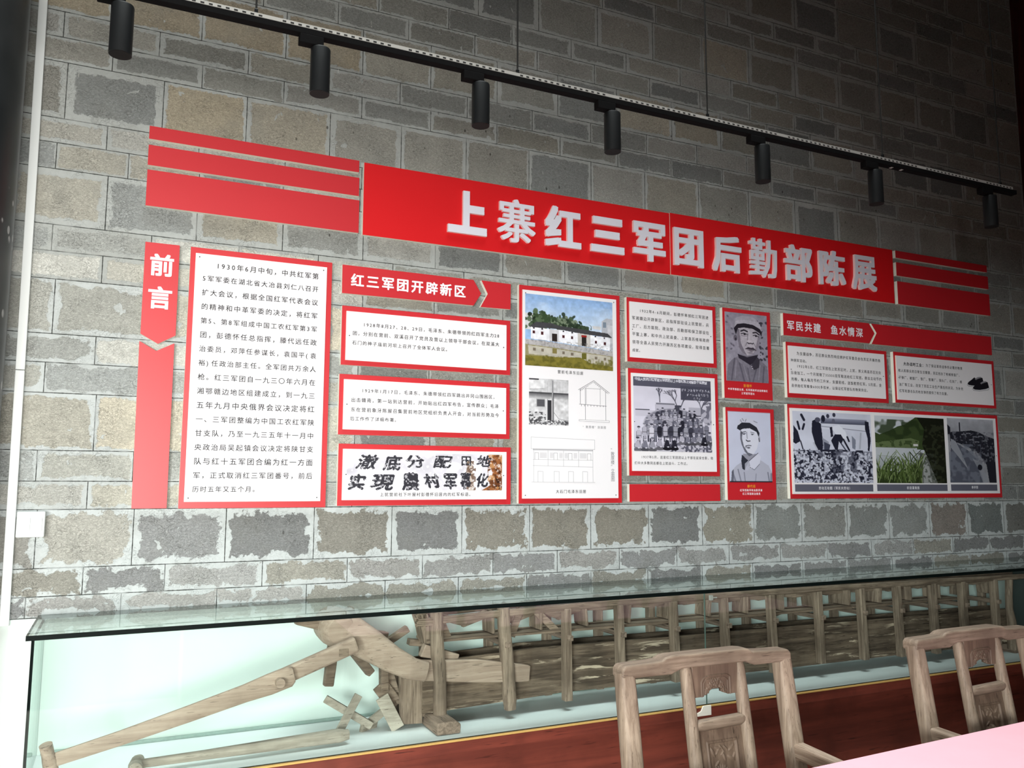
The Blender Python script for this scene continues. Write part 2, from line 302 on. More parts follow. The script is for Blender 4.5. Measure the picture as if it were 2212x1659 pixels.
def brick_wall_mat():
    m = NT('rendered_brick')
    uv = m.n('ShaderNodeUVMap', uv_map='cell').outputs[0]
    sz = m.n('ShaderNodeUVMap', uv_map='cell_size').outputs[0]
    tone = m.n('ShaderNodeAttribute', attribute_name='tone').outputs['Color']
    par = m.n('ShaderNodeAttribute', attribute_name='smear').outputs['Fac']
    lime = m.n('ShaderNodeAttribute', attribute_name='lime').outputs['Fac']
    co = m.coords()
    su = m.n('ShaderNodeSeparateXYZ'); m.l(uv, su.inputs[0])
    ss = m.n('ShaderNodeSeparateXYZ'); m.l(sz, ss.inputs[0])
    u, v, w, h = su.outputs[0], su.outputs[1], ss.outputs[0], ss.outputs[1]
    dx = m.math('MINIMUM', u, m.math('SUBTRACT', w, u))
    dz = m.math('MINIMUM', v, m.math('SUBTRACT', h, v))
    d = m.math('MINIMUM', dx, dz)
    n1 = m.noise(co, 13.0, 4, 0.6); n2 = m.noise(co, 60.0, 4, 0.65); n3 = m.noise(co, 190.0, 3, 0.7)
    blot = m.noise(co, 5.0, 3, 0.6)
    # ragged border of the smeared mortar
    e = m.math('ADD', d, m.math('MULTIPLY', m.math('SUBTRACT', n1, 0.5), m.math('ADD', 0.022, m.math('MULTIPLY', m.math('MULTIPLY', lime, lime), 0.085))))
    e = m.math('ADD', e, m.math('MULTIPLY', m.math('SUBTRACT', n2, 0.5), 0.030))
    face = m.smooth(m.math('SUBTRACT', e, par), -0.002, 0.003)
    # plaster patches left on the bricks
    pt = m.noise(co, 17.0, 3, 0.55, 0.5)
    patch = m.smooth(pt, 0.685, 0.70)
    face = m.math('MULTIPLY', face, m.math('SUBTRACT', 1.0, m.math('MULTIPLY', patch, 0.85)))
    # brick body: straw chips and pits
    chips = m.noise(m.scaled(co, (1.0, 1, 1.6)), 120.0, 4, 0.75, 1.2)
    body = m.mix(m.smooth(chips, 0.33, 0.72), m.mix(1.0, tone, (0.70, 0.70, 0.68, 1), 'MULTIPLY'), m.mix(1.0, tone, (1.25, 1.25, 1.22, 1), 'MULTIPLY'))
    body = m.mix(m.math('MULTIPLY', m.smooth(blot, 0.45, 0.7), 0.30), body, (0.24, 0.245, 0.225, 1))
    mort = m.mix(lime, m.mix(n2, (0.25, 0.258, 0.24, 1), (0.365, 0.38, 0.362, 1)), m.mix(n2, (0.40, 0.435, 0.435, 1), (0.57, 0.61, 0.615, 1)))
    # squiggly cracks and straw marks
    sq = m.noise(m.scaled(co, (1.0, 1, 1.25)), 46.0, 2.5, 0.55, 1.5); sqm = m.noise(co, 9.0, 3, 0.6)
    sl = m.math('SUBTRACT', 1.0, m.smooth(m.math('ABSOLUTE', m.math('SUBTRACT', sq, 0.5)), 0.004, 0.018))
    sl = m.math('MULTIPLY', sl, m.smooth(sqm, 0.42, 0.62))
    sl2 = m.math('SUBTRACT', 1.0, m.smooth(m.math('ABSOLUTE', m.math('SUBTRACT', sq, 0.565)), 0.003, 0.014))
    sl2 = m.math('MULTIPLY', sl2, m.smooth(sqm, 0.48, 0.62))
    body = m.mix(m.math('MULTIPLY', sl, 0.42), body, (0.085, 0.085, 0.075, 1))
    body = m.mix(m.math('MULTIPLY', sl2, 0.25), body, (0.50, 0.51, 0.48, 1))
    mort = m.mix(m.math('MULTIPLY', m.smooth(n1, 0.50, 0.70), 0.4), mort, (0.32, 0.33, 0.31, 1))
    col = m.mix(face, mort, body)
    # incised joint line
    dl = m.math('ADD', d, m.math('MULTIPLY', m.math('SUBTRACT', n2, 0.5), 0.003))
    brk = m.noise(co, 7.0, 2)
    line = m.math('SUBTRACT', 1.0, m.smooth(dl, 0.0004, 0.0019))
    col = m.mix(m.math('MULTIPLY', line, m.smooth(brk, 0.35, 0.5)), col, (0.055, 0.06, 0.055, 1))
    # dark splashes and light drips
    vo = m.n('ShaderNodeTexVoronoi', i_Scale=15.0); m.l(m.scaled(co, (1.3, 1, 0.75)), vo.inputs['Vector'])
    where = m.noise(co, 0.9, 2)
    spot = m.math('MULTIPLY', m.smooth(vo.outputs['Distance'], 0.10, 0.06), m.smooth(where, 0.50, 0.62))
    col = m.mix(m.math('MULTIPLY', spot, 0.75), col, (0.03, 0.027, 0.022, 1))
    drip = m.noise(m.scaled(co, (1, 1, 0.22)), 75.0, 3, 0.6, 0.4)
    dw = m.noise(co, 1.7, 2)
    dr = m.math('MULTIPLY', m.smooth(drip, 0.69, 0.73), m.smooth(dw, 0.52, 0.62))
    col = m.mix(m.math('MULTIPLY', dr, 0.8), col, (0.66, 0.66, 0.62, 1))
    m.l(col, m.b.inputs['Base Color'])
    m.b.inputs['Roughness'].default_value = 0.93; m.b.inputs['Specular IOR Level'].default_value = 0.15
    hgt = m.math('ADD', m.math('MULTIPLY', m.math('SUBTRACT', 1.0, face), 0.0035), m.math('MULTIPLY', chips, m.math('MULTIPLY', face, 0.0040)))
    hgt = m.math('ADD', hgt, m.math('MULTIPLY', n2, 0.0018))
    hgt = m.math('SUBTRACT', hgt, m.math('MULTIPLY', sl, 0.0016))
    hgt = m.math('SUBTRACT', hgt, m.math('MULTIPLY', line, 0.004))
    m.bump(hgt, 0.9, 1.0)
    return m.mat

RED = lin(198, 34, 44)
M = {}
M['red'] = plain('red_film', RED, 0.44, 0.03, 6, 0.75)
M['red_title'] = plain('red_title_film', lin(216, 26, 32), 0.42, 0.02, 6, 0.4)
M['foam'] = plain('foam_board_edge', lin(244, 240, 228), 0.7, 0.04, 60)
M['sheet'] = plain('printed_sheet', lin(238, 236, 240), 0.45, 0.012, 8, 0.35)
M['ink'] = plain('black_ink', lin(30, 30, 36), 0.6, 0.02)
M['pale'] = plain('faint_ink', lin(110, 110, 116), 0.6, 0.02)
M['white_ink'] = plain('white_lettering', lin(240, 240, 248), 0.45, 0.02)
M['letter'] = plain('raised_letter_face', lin(226, 226, 238), 0.5, 0.02)
M['letter_edge'] = plain('raised_letter_edge', lin(246, 226, 226), 0.6, 0.02)
M['gold_ink'] = plain('orange_lettering', lin(232, 160, 48), 0.5, 0.02)
M['grey_bar'] = plain('grey_caption_bar', lin(96, 97, 112), 0.5, 0.02)
M['screw'] = plain('screw_head', lin(30, 30, 30), 0.4, 0.02, 30, 0.5, 0.6)
M['black_metal'] = plain('black_powder_coat', (0.010, 0.011, 0.012, 1), 0.36, 0.12, 60, 0.35)
M['matt_black'] = plain('matt_black_metal', (0.007, 0.007, 0.0075, 1), 0.85, 0.1, 60, 0.06)
M['black_lens'] = plain('dark_lens', (0.004, 0.004, 0.004, 1), 0.6, 0.05, 25, 0.15)
M['white_metal'] = plain('white_painted_steel', lin(182, 182, 178), 0.5, 0.05)
M['slot'] = plain('slot_shadow_gap', (0.02, 0.02, 0.02, 1), 0.9, 0.1)
M['wire'] = plain('black_wire', (0.012, 0.011, 0.010, 1), 0.5, 0.1)
M['pvc'] = plain('white_plastic', lin(222, 227, 227), 0.35, 0.01, 10, 0.5)
M['dado'] = plain('white_limewash', lin(219, 230, 227), 0.85, 0.035, 7, 0.2, 0, 0.002)
M['deck'] = plain('pale_cyan_board', lin(238, 241, 243), 0.75, 0.03, 9, 0.2)
M['glass'] = glass_mat('green_glass', (0.946, 0.985, 0.970, 1))
M['glass_edge'] = plain('dark_glass_edge', (0.003, 0.006, 0.0055, 1), 0.6, 0.1, 20, 0.08)
M['seam_glass'] = plain('pale_seam_glass', lin(92, 112, 105), 0.4, 0.05, 20, 0.3)
M['gold'] = plain('gold_trim', lin(205, 166, 98), 0.45, 0.08, 40, 0.4, 0.15)
M['mahogany'] = wood('mahogany_veneer', lin(130, 62, 49), lin(102, 47, 38), 'x', 6, 0.42, 0.4, None, 0.0003)
M['pump_x'] = wood('dusty_timber_long', lin(162, 140, 124), lin(102, 84, 73), 'x', 16)
M['pump_z'] = wood('dusty_timber_upright', lin(168, 146, 130), lin(108, 90, 79), 'z', 16)
M['pump_y'] = wood('dusty_timber_cross', lin(164, 140, 126), lin(108, 90, 80), 'y', 16)
M['trough'] = wood('flaking_trough_board', lin(138, 118, 103), lin(74, 61, 53), 'x', 12, 0.85, 0.15, lin(206, 184, 164))
M['pale_wood'] = wood('pale_worn_timber', lin(186, 163, 148), lin(156, 132, 118), 'x', 14, 0.65, 0.3)
M['grey_wood'] = wood('pale_grey_timber', lin(190, 178, 166), lin(152, 140, 129), 'x', 14, 0.75, 0.2)
M['chair_z'] = wood('worn_chair_upright', lin(164, 146, 128), lin(120, 102, 87), 'z', 16, 0.6, 0.35)
M['chair_x'] = wood('worn_chair_rail', lin(152, 135, 118), lin(112, 95, 81), 'x', 16, 0.6, 0.35)
M['chair_y'] = wood('worn_chair_arm', lin(170, 152, 134), lin(128, 108, 92), 'y', 16, 0.6, 0.35)
M['carving'] = wood('carved_splat', lin(128, 108, 92), lin(94, 76, 64), 'z', 10, 0.6, 0.35, None, 0.0008)
M['cloth'] = plain('pink_cloth', lin(244, 184, 196), 0.85, 0.04, 14, 0.15, 0, 0.001)
M['table_wood'] = wood('table_timber', lin(120, 70, 50), lin(84, 44, 32), 'x', 12)
M['black_lacquer'] = None

def lacquer():
    m = NT('black_lacquered_column'); co = m.coords()
    n = m.noise(co, 6.0, 4); big = m.noise(m.scaled(co, (1, 1, 0.4)), 2.2, 3)
    col = m.mix(n, (0.006, 0.008, 0.009, 1), (0.020, 0.024, 0.026, 1))
    vo = m.n('ShaderNodeTexVoronoi', i_Scale=26.0); m.l(m.scaled(co, (1, 1, 0.55)), vo.inputs['Vector'])
    fl = m.math('MULTIPLY', m.smooth(vo.outputs['Distance'], 0.24, 0.17), m.smooth(m.noise(co, 3.2, 3), 0.53, 0.58))
    col = m.mix(m.math('MULTIPLY', fl, 0.7), col, (0.45, 0.45, 0.45, 1))
    dust = m.math('MULTIPLY', m.smooth(big, 0.45, 0.75), 0.10)
    col = m.mix(dust, col, (0.35, 0.37, 0.38, 1))
    m.l(col, m.b.inputs['Base Color']); m.b.inputs['Roughness'].default_value = 0.36
    m.bump(n, 0.25, 0.004)
    return m.mat
M['black_lacquer'] = lacquer()

def print_mat():
    m = NT('photo_print')
    a = m.n('ShaderNodeAttribute', attribute_name='print')
    m.l(a.outputs['Color'], m.b.inputs['Base Color'])
    m.b.inputs['Roughness'].default_value = 0.45; m.b.inputs['Specular IOR Level'].default_value = 0.35
    return m.mat
M['print'] = print_mat()

# ------------------------------------------------------------------ the setting
X0, X1, ZTOP = -0.95, 5.21, 5.2

def brick_wall():
    zs = list(ROWZ)
    pat = [0.2030, 0.0985, 0.1010]
    k = 0
    while zs[-1] < ZTOP:
        zs.append(zs[-1] + pat[k % 3]); k += 1
    rng = random.Random(3)
    verts, faces, uvs, szs, tones, smear = [], [], [], [], [], []; limes = []
    base = [(0.250, 0.252, 0.225), (0.225, 0.232, 0.215), (0.270, 0.262, 0.222), (0.300, 0.300, 0.272), (0.205, 0.215, 0.205), (0.285, 0.280, 0.245)]
    tan = [(0.312, 0.290, 0.232), (0.290, 0.275, 0.225)]
    low3 = [(0.235, 0.232, 0.21), (0.305, 0.300, 0.265), (0.215, 0.220, 0.215), (0.160, 0.164, 0.160), (0.195, 0.188, 0.162), (0.155, 0.158, 0.154), (0.20, 0.19, 0.160),
            (0.19, 0.18, 0.150), (0.148, 0.153, 0.148), (0.215, 0.207, 0.170), (0.20, 0.212, 0.20), (0.21, 0.215, 0.20), (0.19, 0.20, 0.19), (0.205, 0.215, 0.205), (0.185, 0.165, 0.145), (0.14, 0.155, 0.148), (0.155, 0.156, 0.142), (0.12, 0.126, 0.12)]
    for r in range(len(zs) - 1):
        z0, z1 = zs[r], min(zs[r + 1], ZTOP)
        tall = (z1 - z0) > 0.15
        ku = r + 1
        js = list(JOINTS.get(ku, []))
        if not js: js = [0.12 + 0.159 * ((ku * 5) % 3)]
        while js[0] > X0: js.insert(0, js[0] - 0.318 + rng.uniform(-0.012, 0.012))
        i = 0
        while i < len(js) - 1:
            g = js[i + 1] - js[i]; n = int(round(g / 0.318))
            if n > 1:
                for q in range(1, n): js.insert(i + q, js[i] + g * q / n + rng.uniform(-0.01, 0.01)) if q == 1 else js.insert(i + q, js[i + q - 1] + g / n)
            i += max(n, 1)
        while js[-1] < X1: js.append(js[-1] + 0.318 + rng.uniform(-0.012, 0.012))
        js = [max(X0, min(X1, j)) for j in js]
        zz = [z0 + rng.uniform(-0.002, 0.002) for _ in js]
        for b in range(len(js) - 1):
            a, c = js[b], js[b + 1]
            if c - a < 0.004: continue
            w, h = c - a, z1 - z0
            o = len(verts)
            verts += [(a, 0, z0), (c, 0, z0), (c, 0, z1), (a, 0, z1)]
            faces.append((o, o + 1, o + 2, o + 3))
            uvs += [(0, 0), (w, 0), (w, h), (0, h)]; szs += [(w, h)] * 4
            mid = (a + c) / 2
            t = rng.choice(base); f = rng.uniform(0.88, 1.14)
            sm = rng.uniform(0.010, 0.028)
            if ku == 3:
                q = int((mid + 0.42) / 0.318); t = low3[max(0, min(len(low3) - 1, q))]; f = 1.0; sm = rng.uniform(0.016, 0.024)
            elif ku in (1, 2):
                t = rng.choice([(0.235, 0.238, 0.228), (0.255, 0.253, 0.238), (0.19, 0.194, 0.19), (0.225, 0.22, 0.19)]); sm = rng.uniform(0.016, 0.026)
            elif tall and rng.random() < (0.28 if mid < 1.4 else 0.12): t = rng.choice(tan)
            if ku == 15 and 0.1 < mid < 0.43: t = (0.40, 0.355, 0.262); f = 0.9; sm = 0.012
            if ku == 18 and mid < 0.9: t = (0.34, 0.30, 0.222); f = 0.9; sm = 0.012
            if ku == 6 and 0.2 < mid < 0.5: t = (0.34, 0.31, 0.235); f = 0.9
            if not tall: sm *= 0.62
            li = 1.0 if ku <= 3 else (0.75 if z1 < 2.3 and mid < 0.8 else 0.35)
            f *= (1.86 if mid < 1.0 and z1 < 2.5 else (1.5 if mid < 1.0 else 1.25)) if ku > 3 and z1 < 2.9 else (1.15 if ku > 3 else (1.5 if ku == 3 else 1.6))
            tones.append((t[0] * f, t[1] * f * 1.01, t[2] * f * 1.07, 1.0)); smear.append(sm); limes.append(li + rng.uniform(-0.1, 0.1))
    me = bpy.data.meshes.new('wall_back')
    nf = len(faces); o = len(verts)
    T = 0.32
    verts += [(X0, 0, zs[0]), (X1, 0, zs[0]), (X1, 0, ZTOP), (X0, 0, ZTOP), (X0, T, zs[0]), (X1, T, zs[0]), (X1, T, ZTOP), (X0, T, ZTOP)]
    faces += [(o, o + 4, o + 5, o + 1), (o + 1, o + 5, o + 6, o + 2), (o + 2, o + 6, o + 7, o + 3), (o + 3, o + 7, o + 4, o), (o + 4, o + 7, o + 6, o + 5)]
    me.from_pydata(verts, [], faces)
    me.materials.append(brick_wall_mat())
    ua = me.uv_layers.new(name='cell'); ub = me.uv_layers.new(name='cell_size')
    pad = [(0.1, 0.1)] * 20
    ua.data.foreach_set('uv', np.array(uvs + pad, dtype=np.float32).ravel()); ub.data.foreach_set('uv', np.array(szs + [(0.3, 0.2)] * 20, dtype=np.float32).ravel())
    ta = me.attributes.new('tone', 'FLOAT_COLOR', 'FACE'); ta.data.foreach_set('color', np.array(tones + [(0.25, 0.25, 0.22, 1)] * 5, dtype=np.float32).ravel())
    sa = me.attributes.new('smear', 'FLOAT', 'FACE'); sa.data.foreach_set('value', np.array(smear + [0.02] * 5, dtype=np.float32))
    la = me.attributes.new('lime', 'FLOAT', 'FACE'); la.data.foreach_set('value', np.array(limes + [0.3] * 5, dtype=np.float32))
    ob = bpy.data.objects.new('wall_back', me); COL.objects.link(ob)
    struct(ob, 'grey brick wall with smeared mortar joints behind all the boards')
brick_wall()

DZ = 1.036
struct(MB().box(X0, X1, 0.0, 0.32, 0.0, DZ).build('wall_back_lower', M['dado']), 'white limewashed lower part of the wall behind the showcase')
m_floor = plain('grey_stone_floor', lin(128, 122, 114), 0.6, 0.12, 5, 0.3)
m_ceil = wood('dark_ceiling_boards', lin(70, 52, 42), lin(44, 32, 26), 'x', 8)
m_plaster = plain('aged_plaster', lin(176, 170, 160), 0.9, 0.08, 4, 0.1)
m_redwood = wood('dark_red_timber_wall', lin(74, 26, 20), lin(46, 14, 11), 'z', 8, 0.55)
YF = -3.73
struct(MB().box(-3.0, X1 + 0.25, YF - 0.3, 0.32, -0.12, 0.0).build('floor', m_floor))
HX0, HX1, HY0, HY1 = -1.3, 3.3, -2.45, -0.65          # hole added in the ceiling to let the overhead fill light through
cb = MB().box(-3.0, X1 + 0.25, YF - 0.3, HY0, ZTOP, ZTOP + 0.1).box(-3.0, X1 + 0.25, HY1, 0.32, ZTOP, ZTOP + 0.1)
cb.box(-3.0, HX0, HY0, HY1, ZTOP, ZTOP + 0.1).box(HX1, X1 + 0.25, HY0, HY1, ZTOP, ZTOP + 0.1)
struct(cb.build('ceiling', m_ceil), 'dark boarded ceiling with an added opening for the overhead fill light')
struct(MB().box(X1, X1 + 0.25, YF - 0.3, 0.32, 0.0, ZTOP).build('wall_right', m_redwood), 'dark red timber wall at the far right end')
struct(MB().box(-3.0, -2.8, YF - 0.3, 0.32, 0.0, ZTOP).build('wall_left', m_plaster))
DX0, DX1, DZT = -2.54, 0.46, 2.22
wf = MB()
wf.box(-2.8, DX0, YF - 0.3, YF, 0, ZTOP); wf.box(DX1, X1, YF - 0.3, YF, 0, ZTOP); wf.box(DX0, DX1, YF - 0.3, YF, DZT, ZTOP)
struct(wf.build('wall_front', m_plaster), 'front wall with the doorway the daylight enters through')

# black round column and white trunking at the left end
col = MB().lathe((-0.535, -0.10, 0.0), [(0.19, 0.0), (0.19, 0.10), (0.172, 0.13), (0.170, 1.0), (0.168, 2.4), (0.165, 5.195)], 64)
struct(col.build('pillar', M['black_lacquer'], smooth=True), 'black lacquered round column with white scuffs at the left end')

tr = thing('cable_trunking', 'long white plastic cable trunking running up beside the black column', 'trunking', (-0.32, 0, 1.018))
def trunk(z0, z1):
    b = MB(); xa = lambda z: -0.3055 - 0.0085 * (z - 1.02)
    vs = []
    for z in (z0, z1):
        x = xa(z); vs += [(x - 0.029, -0.016, z), (x, -0.016, z), (x, -0.0005, z), (x - 0.029, -0.0005, z)]
    b.add(vs, [(0, 3, 2, 1), (4, 5, 6, 7), (0, 1, 5, 4), (1, 2, 6, 5), (2, 3, 7, 6), (3, 0, 4, 7)])
    return b
trunk(1.018, 1.885).build('trunking_length', M['pvc'], tr, 0.002)
trunk(1.887, 4.6).build('trunking_length', M['pvc'], tr, 0.002)

sw = thing('light_switch', 'white plastic double wall switch beside the trunking', 'light switch', (-0.262, 0, 1.313))
MB().box(-0.304, -0.219, -0.034, -0.0005, 1.312, 1.399).build('switch_plate', M['pvc'], sw, 0.004)
MB().box(-0.2975, -0.2625, -0.0385, -0.033, 1.333, 1.380).build('rocker', M['pvc'], sw, 0.0015)
MB().box(-0.2610, -0.2265, -0.0385, -0.033, 1.333, 1.380).build('rocker', M['pvc'], sw, 0.0015)

# ------------------------------------------------------------------ lettering
_G = {}
def glyph(ch):
    if ch not in _G:
        c = bpy.data.curves.new('lettering', 'FONT'); c.body = ch; c.resolution_u = 2
        o = bpy.data.objects.new('lettering', c); COL.objects.link(o)
        me = bpy.data.meshes.new_from_object(o.evaluated_get(bpy.context.evaluated_depsgraph_get()))
        _G[ch] = ([(v.co.x, v.co.y) for v in me.vertices], [tuple(p.vertices) for p in me.polygons])
        bpy.data.objects.remove(o); bpy.data.curves.remove(c); bpy.data.meshes.remove(me)
    return _G[ch]

HALF = set('0123456789-()')
def text_line(b, s, x0, x1, z, y, em=None, bold=0.0, m=0, aspect=1.0, rot=0.0):
    """one justified line between x0 and x1, centred on height z, flat on plane y"""
    adv = [0.62 if c in HALF else 1.0 for c in s]
    pitch = (x1 - x0) / (sum(adv) - 0.1)
    e = min(pitch * 0.87, em or 9)
    x = x0
    offs = [(0, 0)] if not bold else [(0, 0)] + [(bold * math.cos(t), bold * math.sin(t)) for t in [i * math.pi / 4 for i in (range(8) if bold > 0.015 else range(1, 8, 2))]]
    for c, a in zip(s, adv):
        if c not in ' 　':
            vs, fs = glyph(c)
            sx = e; shift = 0.0
            if c in HALF: shift = 0.0
            for k, (ox, oz) in enumerate(offs):
                pts = [(x + (px + ox) * sx - 0.04 * e, y - k * 1e-5, z + (py + oz - 0.38) * e * aspect) for px, py in vs]
                b.add(pts, fs, m)
        x += pitch * a
    return b

def raised_char(ch, x0, x1, z0, z1, y_front, y_back, bold, name, parent):
    """one raised character: outline thickened by overlapped copies, with real depth"""
    vs, fs = glyph(ch)
    xs = [p[0] for p in vs]; zs = [p[1] for p in vs]
    bx, bz = bold
    sx = (x1 - x0) / (max(xs) - min(xs) + 2 * bx); sz = (z1 - z0) / (max(zs) - min(zs) + 2 * bz)
    b = MB()
    # boundary loops of the filled glyph
    cnt = {}
    for f in fs:
        for i in range(len(f)):
            a, c = f[i], f[(i + 1) % len(f)]
            cnt[(a, c)] = cnt.get((a, c), 0) + 1
    edges = [(a, c) for (a, c) in cnt if (c, a) not in cnt]
    offs = [(0, 0), (-bx, -bz), (bx, -bz), (bx, bz), (-bx, bz), (-bx, 0), (bx, 0), (0, bz), (0, -bz)]
    for k, (ox, oz) in enumerate(offs):
        ox *= 1 - 0.02 * k; oz *= 1 - 0.023 * k
        P = [(x0 + (px - min(xs) + bx + ox) * sx, z0 + (pz - min(zs) + bz + oz) * sz) for px, pz in vs]
        yf = y_front + k * 2e-5
        b.add([(p[0], yf, p[1]) for p in P], fs, 0)
        b.add([(p[0], yf, p[1]) for p in P] + [(p[0], y_back, p[1]) for p in P], [(a, c, c + len(P), a + len(P)) for a, c in edges], 1)
    me = bpy.data.meshes.new(name); me.from_pydata(b.v, [], b.f)
    me.materials.append(M['letter']); me.materials.append(M['letter_edge']); me.polygons.foreach_set('material_index', b.m)
    o = bpy.data.objects.new(name, me); COL.objects.link(o); put(o, parent)
    return o

# ------------------------------------------------------------------ boards on the wall
TH = 0.02
def slab(poly, y0, y1, mat_front, mat_side=None):
    return MB().prism(poly, y0, y1, 0, 1), [mat_front, mat_side or M['foam']]
def rect(r): x0, x1, z0, z1 = r; return [(x0, z0), (x1, z0), (x1, z1), (x0, z1)]

def red_board(name, poly, label, cat='board', group=None, mat=None):
    b, ms = slab(poly, -TH, -0.0004, mat or M['red'])
    o = b.build(name, ms); tag(o, label, cat, group); return o

g = 'red stripe boards beside the title'
red_board('stripe_board', rect(RECT['stripeA']), 'thinnest and topmost of the three plain red stripe boards left of the title', 'stripe board', g)
red_board('stripe_board', rect(RECT['stripeB']), 'middle of the three plain red stripe boards left of the title', 'stripe board', g)
red_board('stripe_board', rect(RECT['stripeC']), 'widest and lowest of the three plain red stripe boards left of the title', 'stripe board', g)
red_board('stripe_board', rect(RECT['R1']), 'thinnest and topmost of the three dark red stripe boards right of the title', 'stripe board', g)
red_board('stripe_board', rect(RECT['R2']), 'middle of the three dark red stripe boards right of the title', 'stripe board', g)
red_board('stripe_board', rect(RECT['R3']), 'widest and lowest of the three dark red stripe boards right of the title', 'stripe board', g)
red_board('filler_board', rect(RECT['small']), 'small plain red board under the group photo board', 'board')
o = red_board('arrow_tail_board', POLYS['tag_low'], 'tall plain red strip with a notched top beside the long text board', 'board')
red_board('arrow_tail_board', POLYS['head1b'], 'short red block with a notched left side next to a red arrow heading', 'board')
red_board('arrow_tail_board', POLYS['head3b'], 'long dark red bar with a notched left side at the far right', 'board')

def title_board(r, chars, label):
    t = thing('title_board', label, 'title sign', ((r[0] + r[1]) / 2, 0, r[2]), 'two halves of the red title sign')
    b, ms = slab(rect(r), -TH, -0.0004, M['red_title']); b.build('board', ms, t)
    for c in chars:
        bold = (0.035, 0.035)
        if c[0] in '寨勤': bold = (0.018, 0.012)
        elif c[0] in '部陈展': bold = (0.028, 0.024)
        elif c[0] in '上三': bold = (0.045, 0.052)
        raised_char(c[0], c[1], c[2], c[3], c[4], -0.034, -TH, bold, 'raised_character', t)
    return t
title_board(RECT['banL'], TITLE[:5], 'left half of the long red title sign, with five raised white characters')
title_board((2.4172,) + tuple(RECT['banR'][1:]), TITLE[5:], 'right half of the long red title sign, with six raised white characters')

t = thing('preface_tag', 'red pointed tag with two big white characters left of the long text board', 'sign', (0.1, 0, 2.03))
b, ms = slab(POLYS['tag_top'], -TH, -0.0004, M['red']); b.build('board', ms, t)
for c in TAGCH: raised_char(c[0], c[1], c[2], c[3], c[4], -TH - 0.0016, -TH, (0.03, 0.028), 'lettering', t)

def heading(poly, line, label, em, bold):
    t = thing('arrow_heading', label, 'heading sign', (poly[0][0], 0, poly[-1][1]), 'red arrow headings')
    b, ms = slab(poly, -TH, -0.0004, M['red']); b.build('board', ms, t)
    s, x0, x1, z = line
    b = MB(); text_line(b, s, x0, x1, z, -TH - 0.0012, em, bold); b.build('lettering', M['white_ink'], t)
heading(POLYS['head1'], TEXT['head1'][0], 'red arrow heading with eight white characters above two text boards', 0.068, 0.030)
heading(POLYS['head3'], TEXT['head3'][0], 'dark red arrow heading with eight white characters at the far right', 0.066, 0.022)

YS = -TH - 0.005           # face of a white sheet
YP = YS - 0.0008           # face of a glued photo
YT = YS - 0.0010           # printed text
def framed(name, key, label, cat, lines=None, em=None, bold=0.0, screws='corners', group=None):
    r = RECT[key]; i = INSET[key]
    t = thing(name, label, cat, ((r[0] + r[1]) / 2, 0, r[2]), group)
    b, ms = slab(rect(r), -TH, -0.0004, M['red']); b.build('red_frame', ms, t)
    b, ms = slab(rect(i), YS, -TH + 0.0002, M['sheet']); b.build('sheet', ms, t)
    if lines:
        b = MB()
        for s, x0, x1, z in lines: text_line(b, s, x0, x1, z, YT, em, bold)
        b.build('lettering', M['ink'], t)
    x0, x1, z0, z1 = i; c = 0.014
    pos = {'corners': [(x0 + c, z0 + c), (x1 - c, z0 + c), (x0 + c, z1 - c), (x1 - c, z1 - c)], 'sides': [(x0 + c, (z0 + z1) / 2), (x1 - c, (z0 + z1) / 2)]}[screws]
    for x, z in pos:
        MB().tube([(x, YS - 0.002, z), (x, YS + 0.001, z)], 0.0022, 10).build('screw', M['screw'], t)
    return t

framed('text_board', 'big', 'tall white text board with seventeen lines in a red frame', 'text board', TEXT['big'], 0.0335, 0.012)
framed('text_board', 'p1928', 'wide white text board with three lines, under the red arrow heading', 'text board', TEXT['p1928'], 0.0232, 0.012, 'sides')
framed('text_board', 'p1929', 'wide white text board with four lines, above the calligraphy photo', 'text board', TEXT['p1929'], 0.0232, 0.012, 'sides')
t_slogan = framed('slogan_board', 'slogan', 'red framed board with a photo of black brush calligraphy on a wall', 'picture board', TEXT['slogan'], 0.0215, 0.012, 'sides')
t_house = framed('house_board', 'house', 'tall red framed board with a colour photo of a white house and drawings', 'picture board', TEXT['house'], 0.0225, 0.01)
framed('text_board', 'p1932', 'nearly square white text board with six lines, above the group photo', 'text board', TEXT['p1932'], None, 0.010, 'sides')
t_group = framed('group_photo_board', 'group', 'red framed board with an old group photo of many soldiers', 'picture board', TEXT['group'], None, 0.01, 'sides')
framed('text_board', 'zhi', 'white text board with six lines, left of the board with black shoes', 'text board', TEXT['zhi'], None, 0.012, 'sides')
t_da = framed('shoes_board', 'da', 'white text board with a picture of black cloth shoes', 'text board', TEXT['da'], None, 0.012, 'sides')
t_long = framed('photo_strip_board', 'long', 'long red framed board with three photos over grey captions', 'picture board', None, None, 0, 'sides')

def portrait_board(key, label, name_line, lines):
    r = RECT[key]
    t = thing('portrait_board', label, 'portrait', ((r[0] + r[1]) / 2, 0, r[2]), 'red portrait boards')
    b, ms = slab(rect(r), -TH, -0.0004, M['red']); b.build('red_frame', ms, t)
    b = MB()
    for s, x0, x1, z in lines: text_line(b, s, x0, x1, z, -TH - 0.0012, 0.0165, 0.016)
    b.build('lettering', M['white_ink'], t)
    b = MB()
    for s, x0, x1, z in name_line: text_line(b, s, x0, x1, z, -TH - 0.0012, 0.020, 0.02)
    o = b.build('name_lettering', M['gold_ink'], t); o['label'] = 'orange lettering of the name'
    return t
t_p1 = portrait_board('por1', 'upper red portrait board, close-up of a man in a peaked cap', TEXT['por1n'], TEXT['por1'])
t_p2 = portrait_board('por2', 'lower red portrait board, pale photo of a man with buttoned collar', TEXT['por2n'], TEXT['por2'])

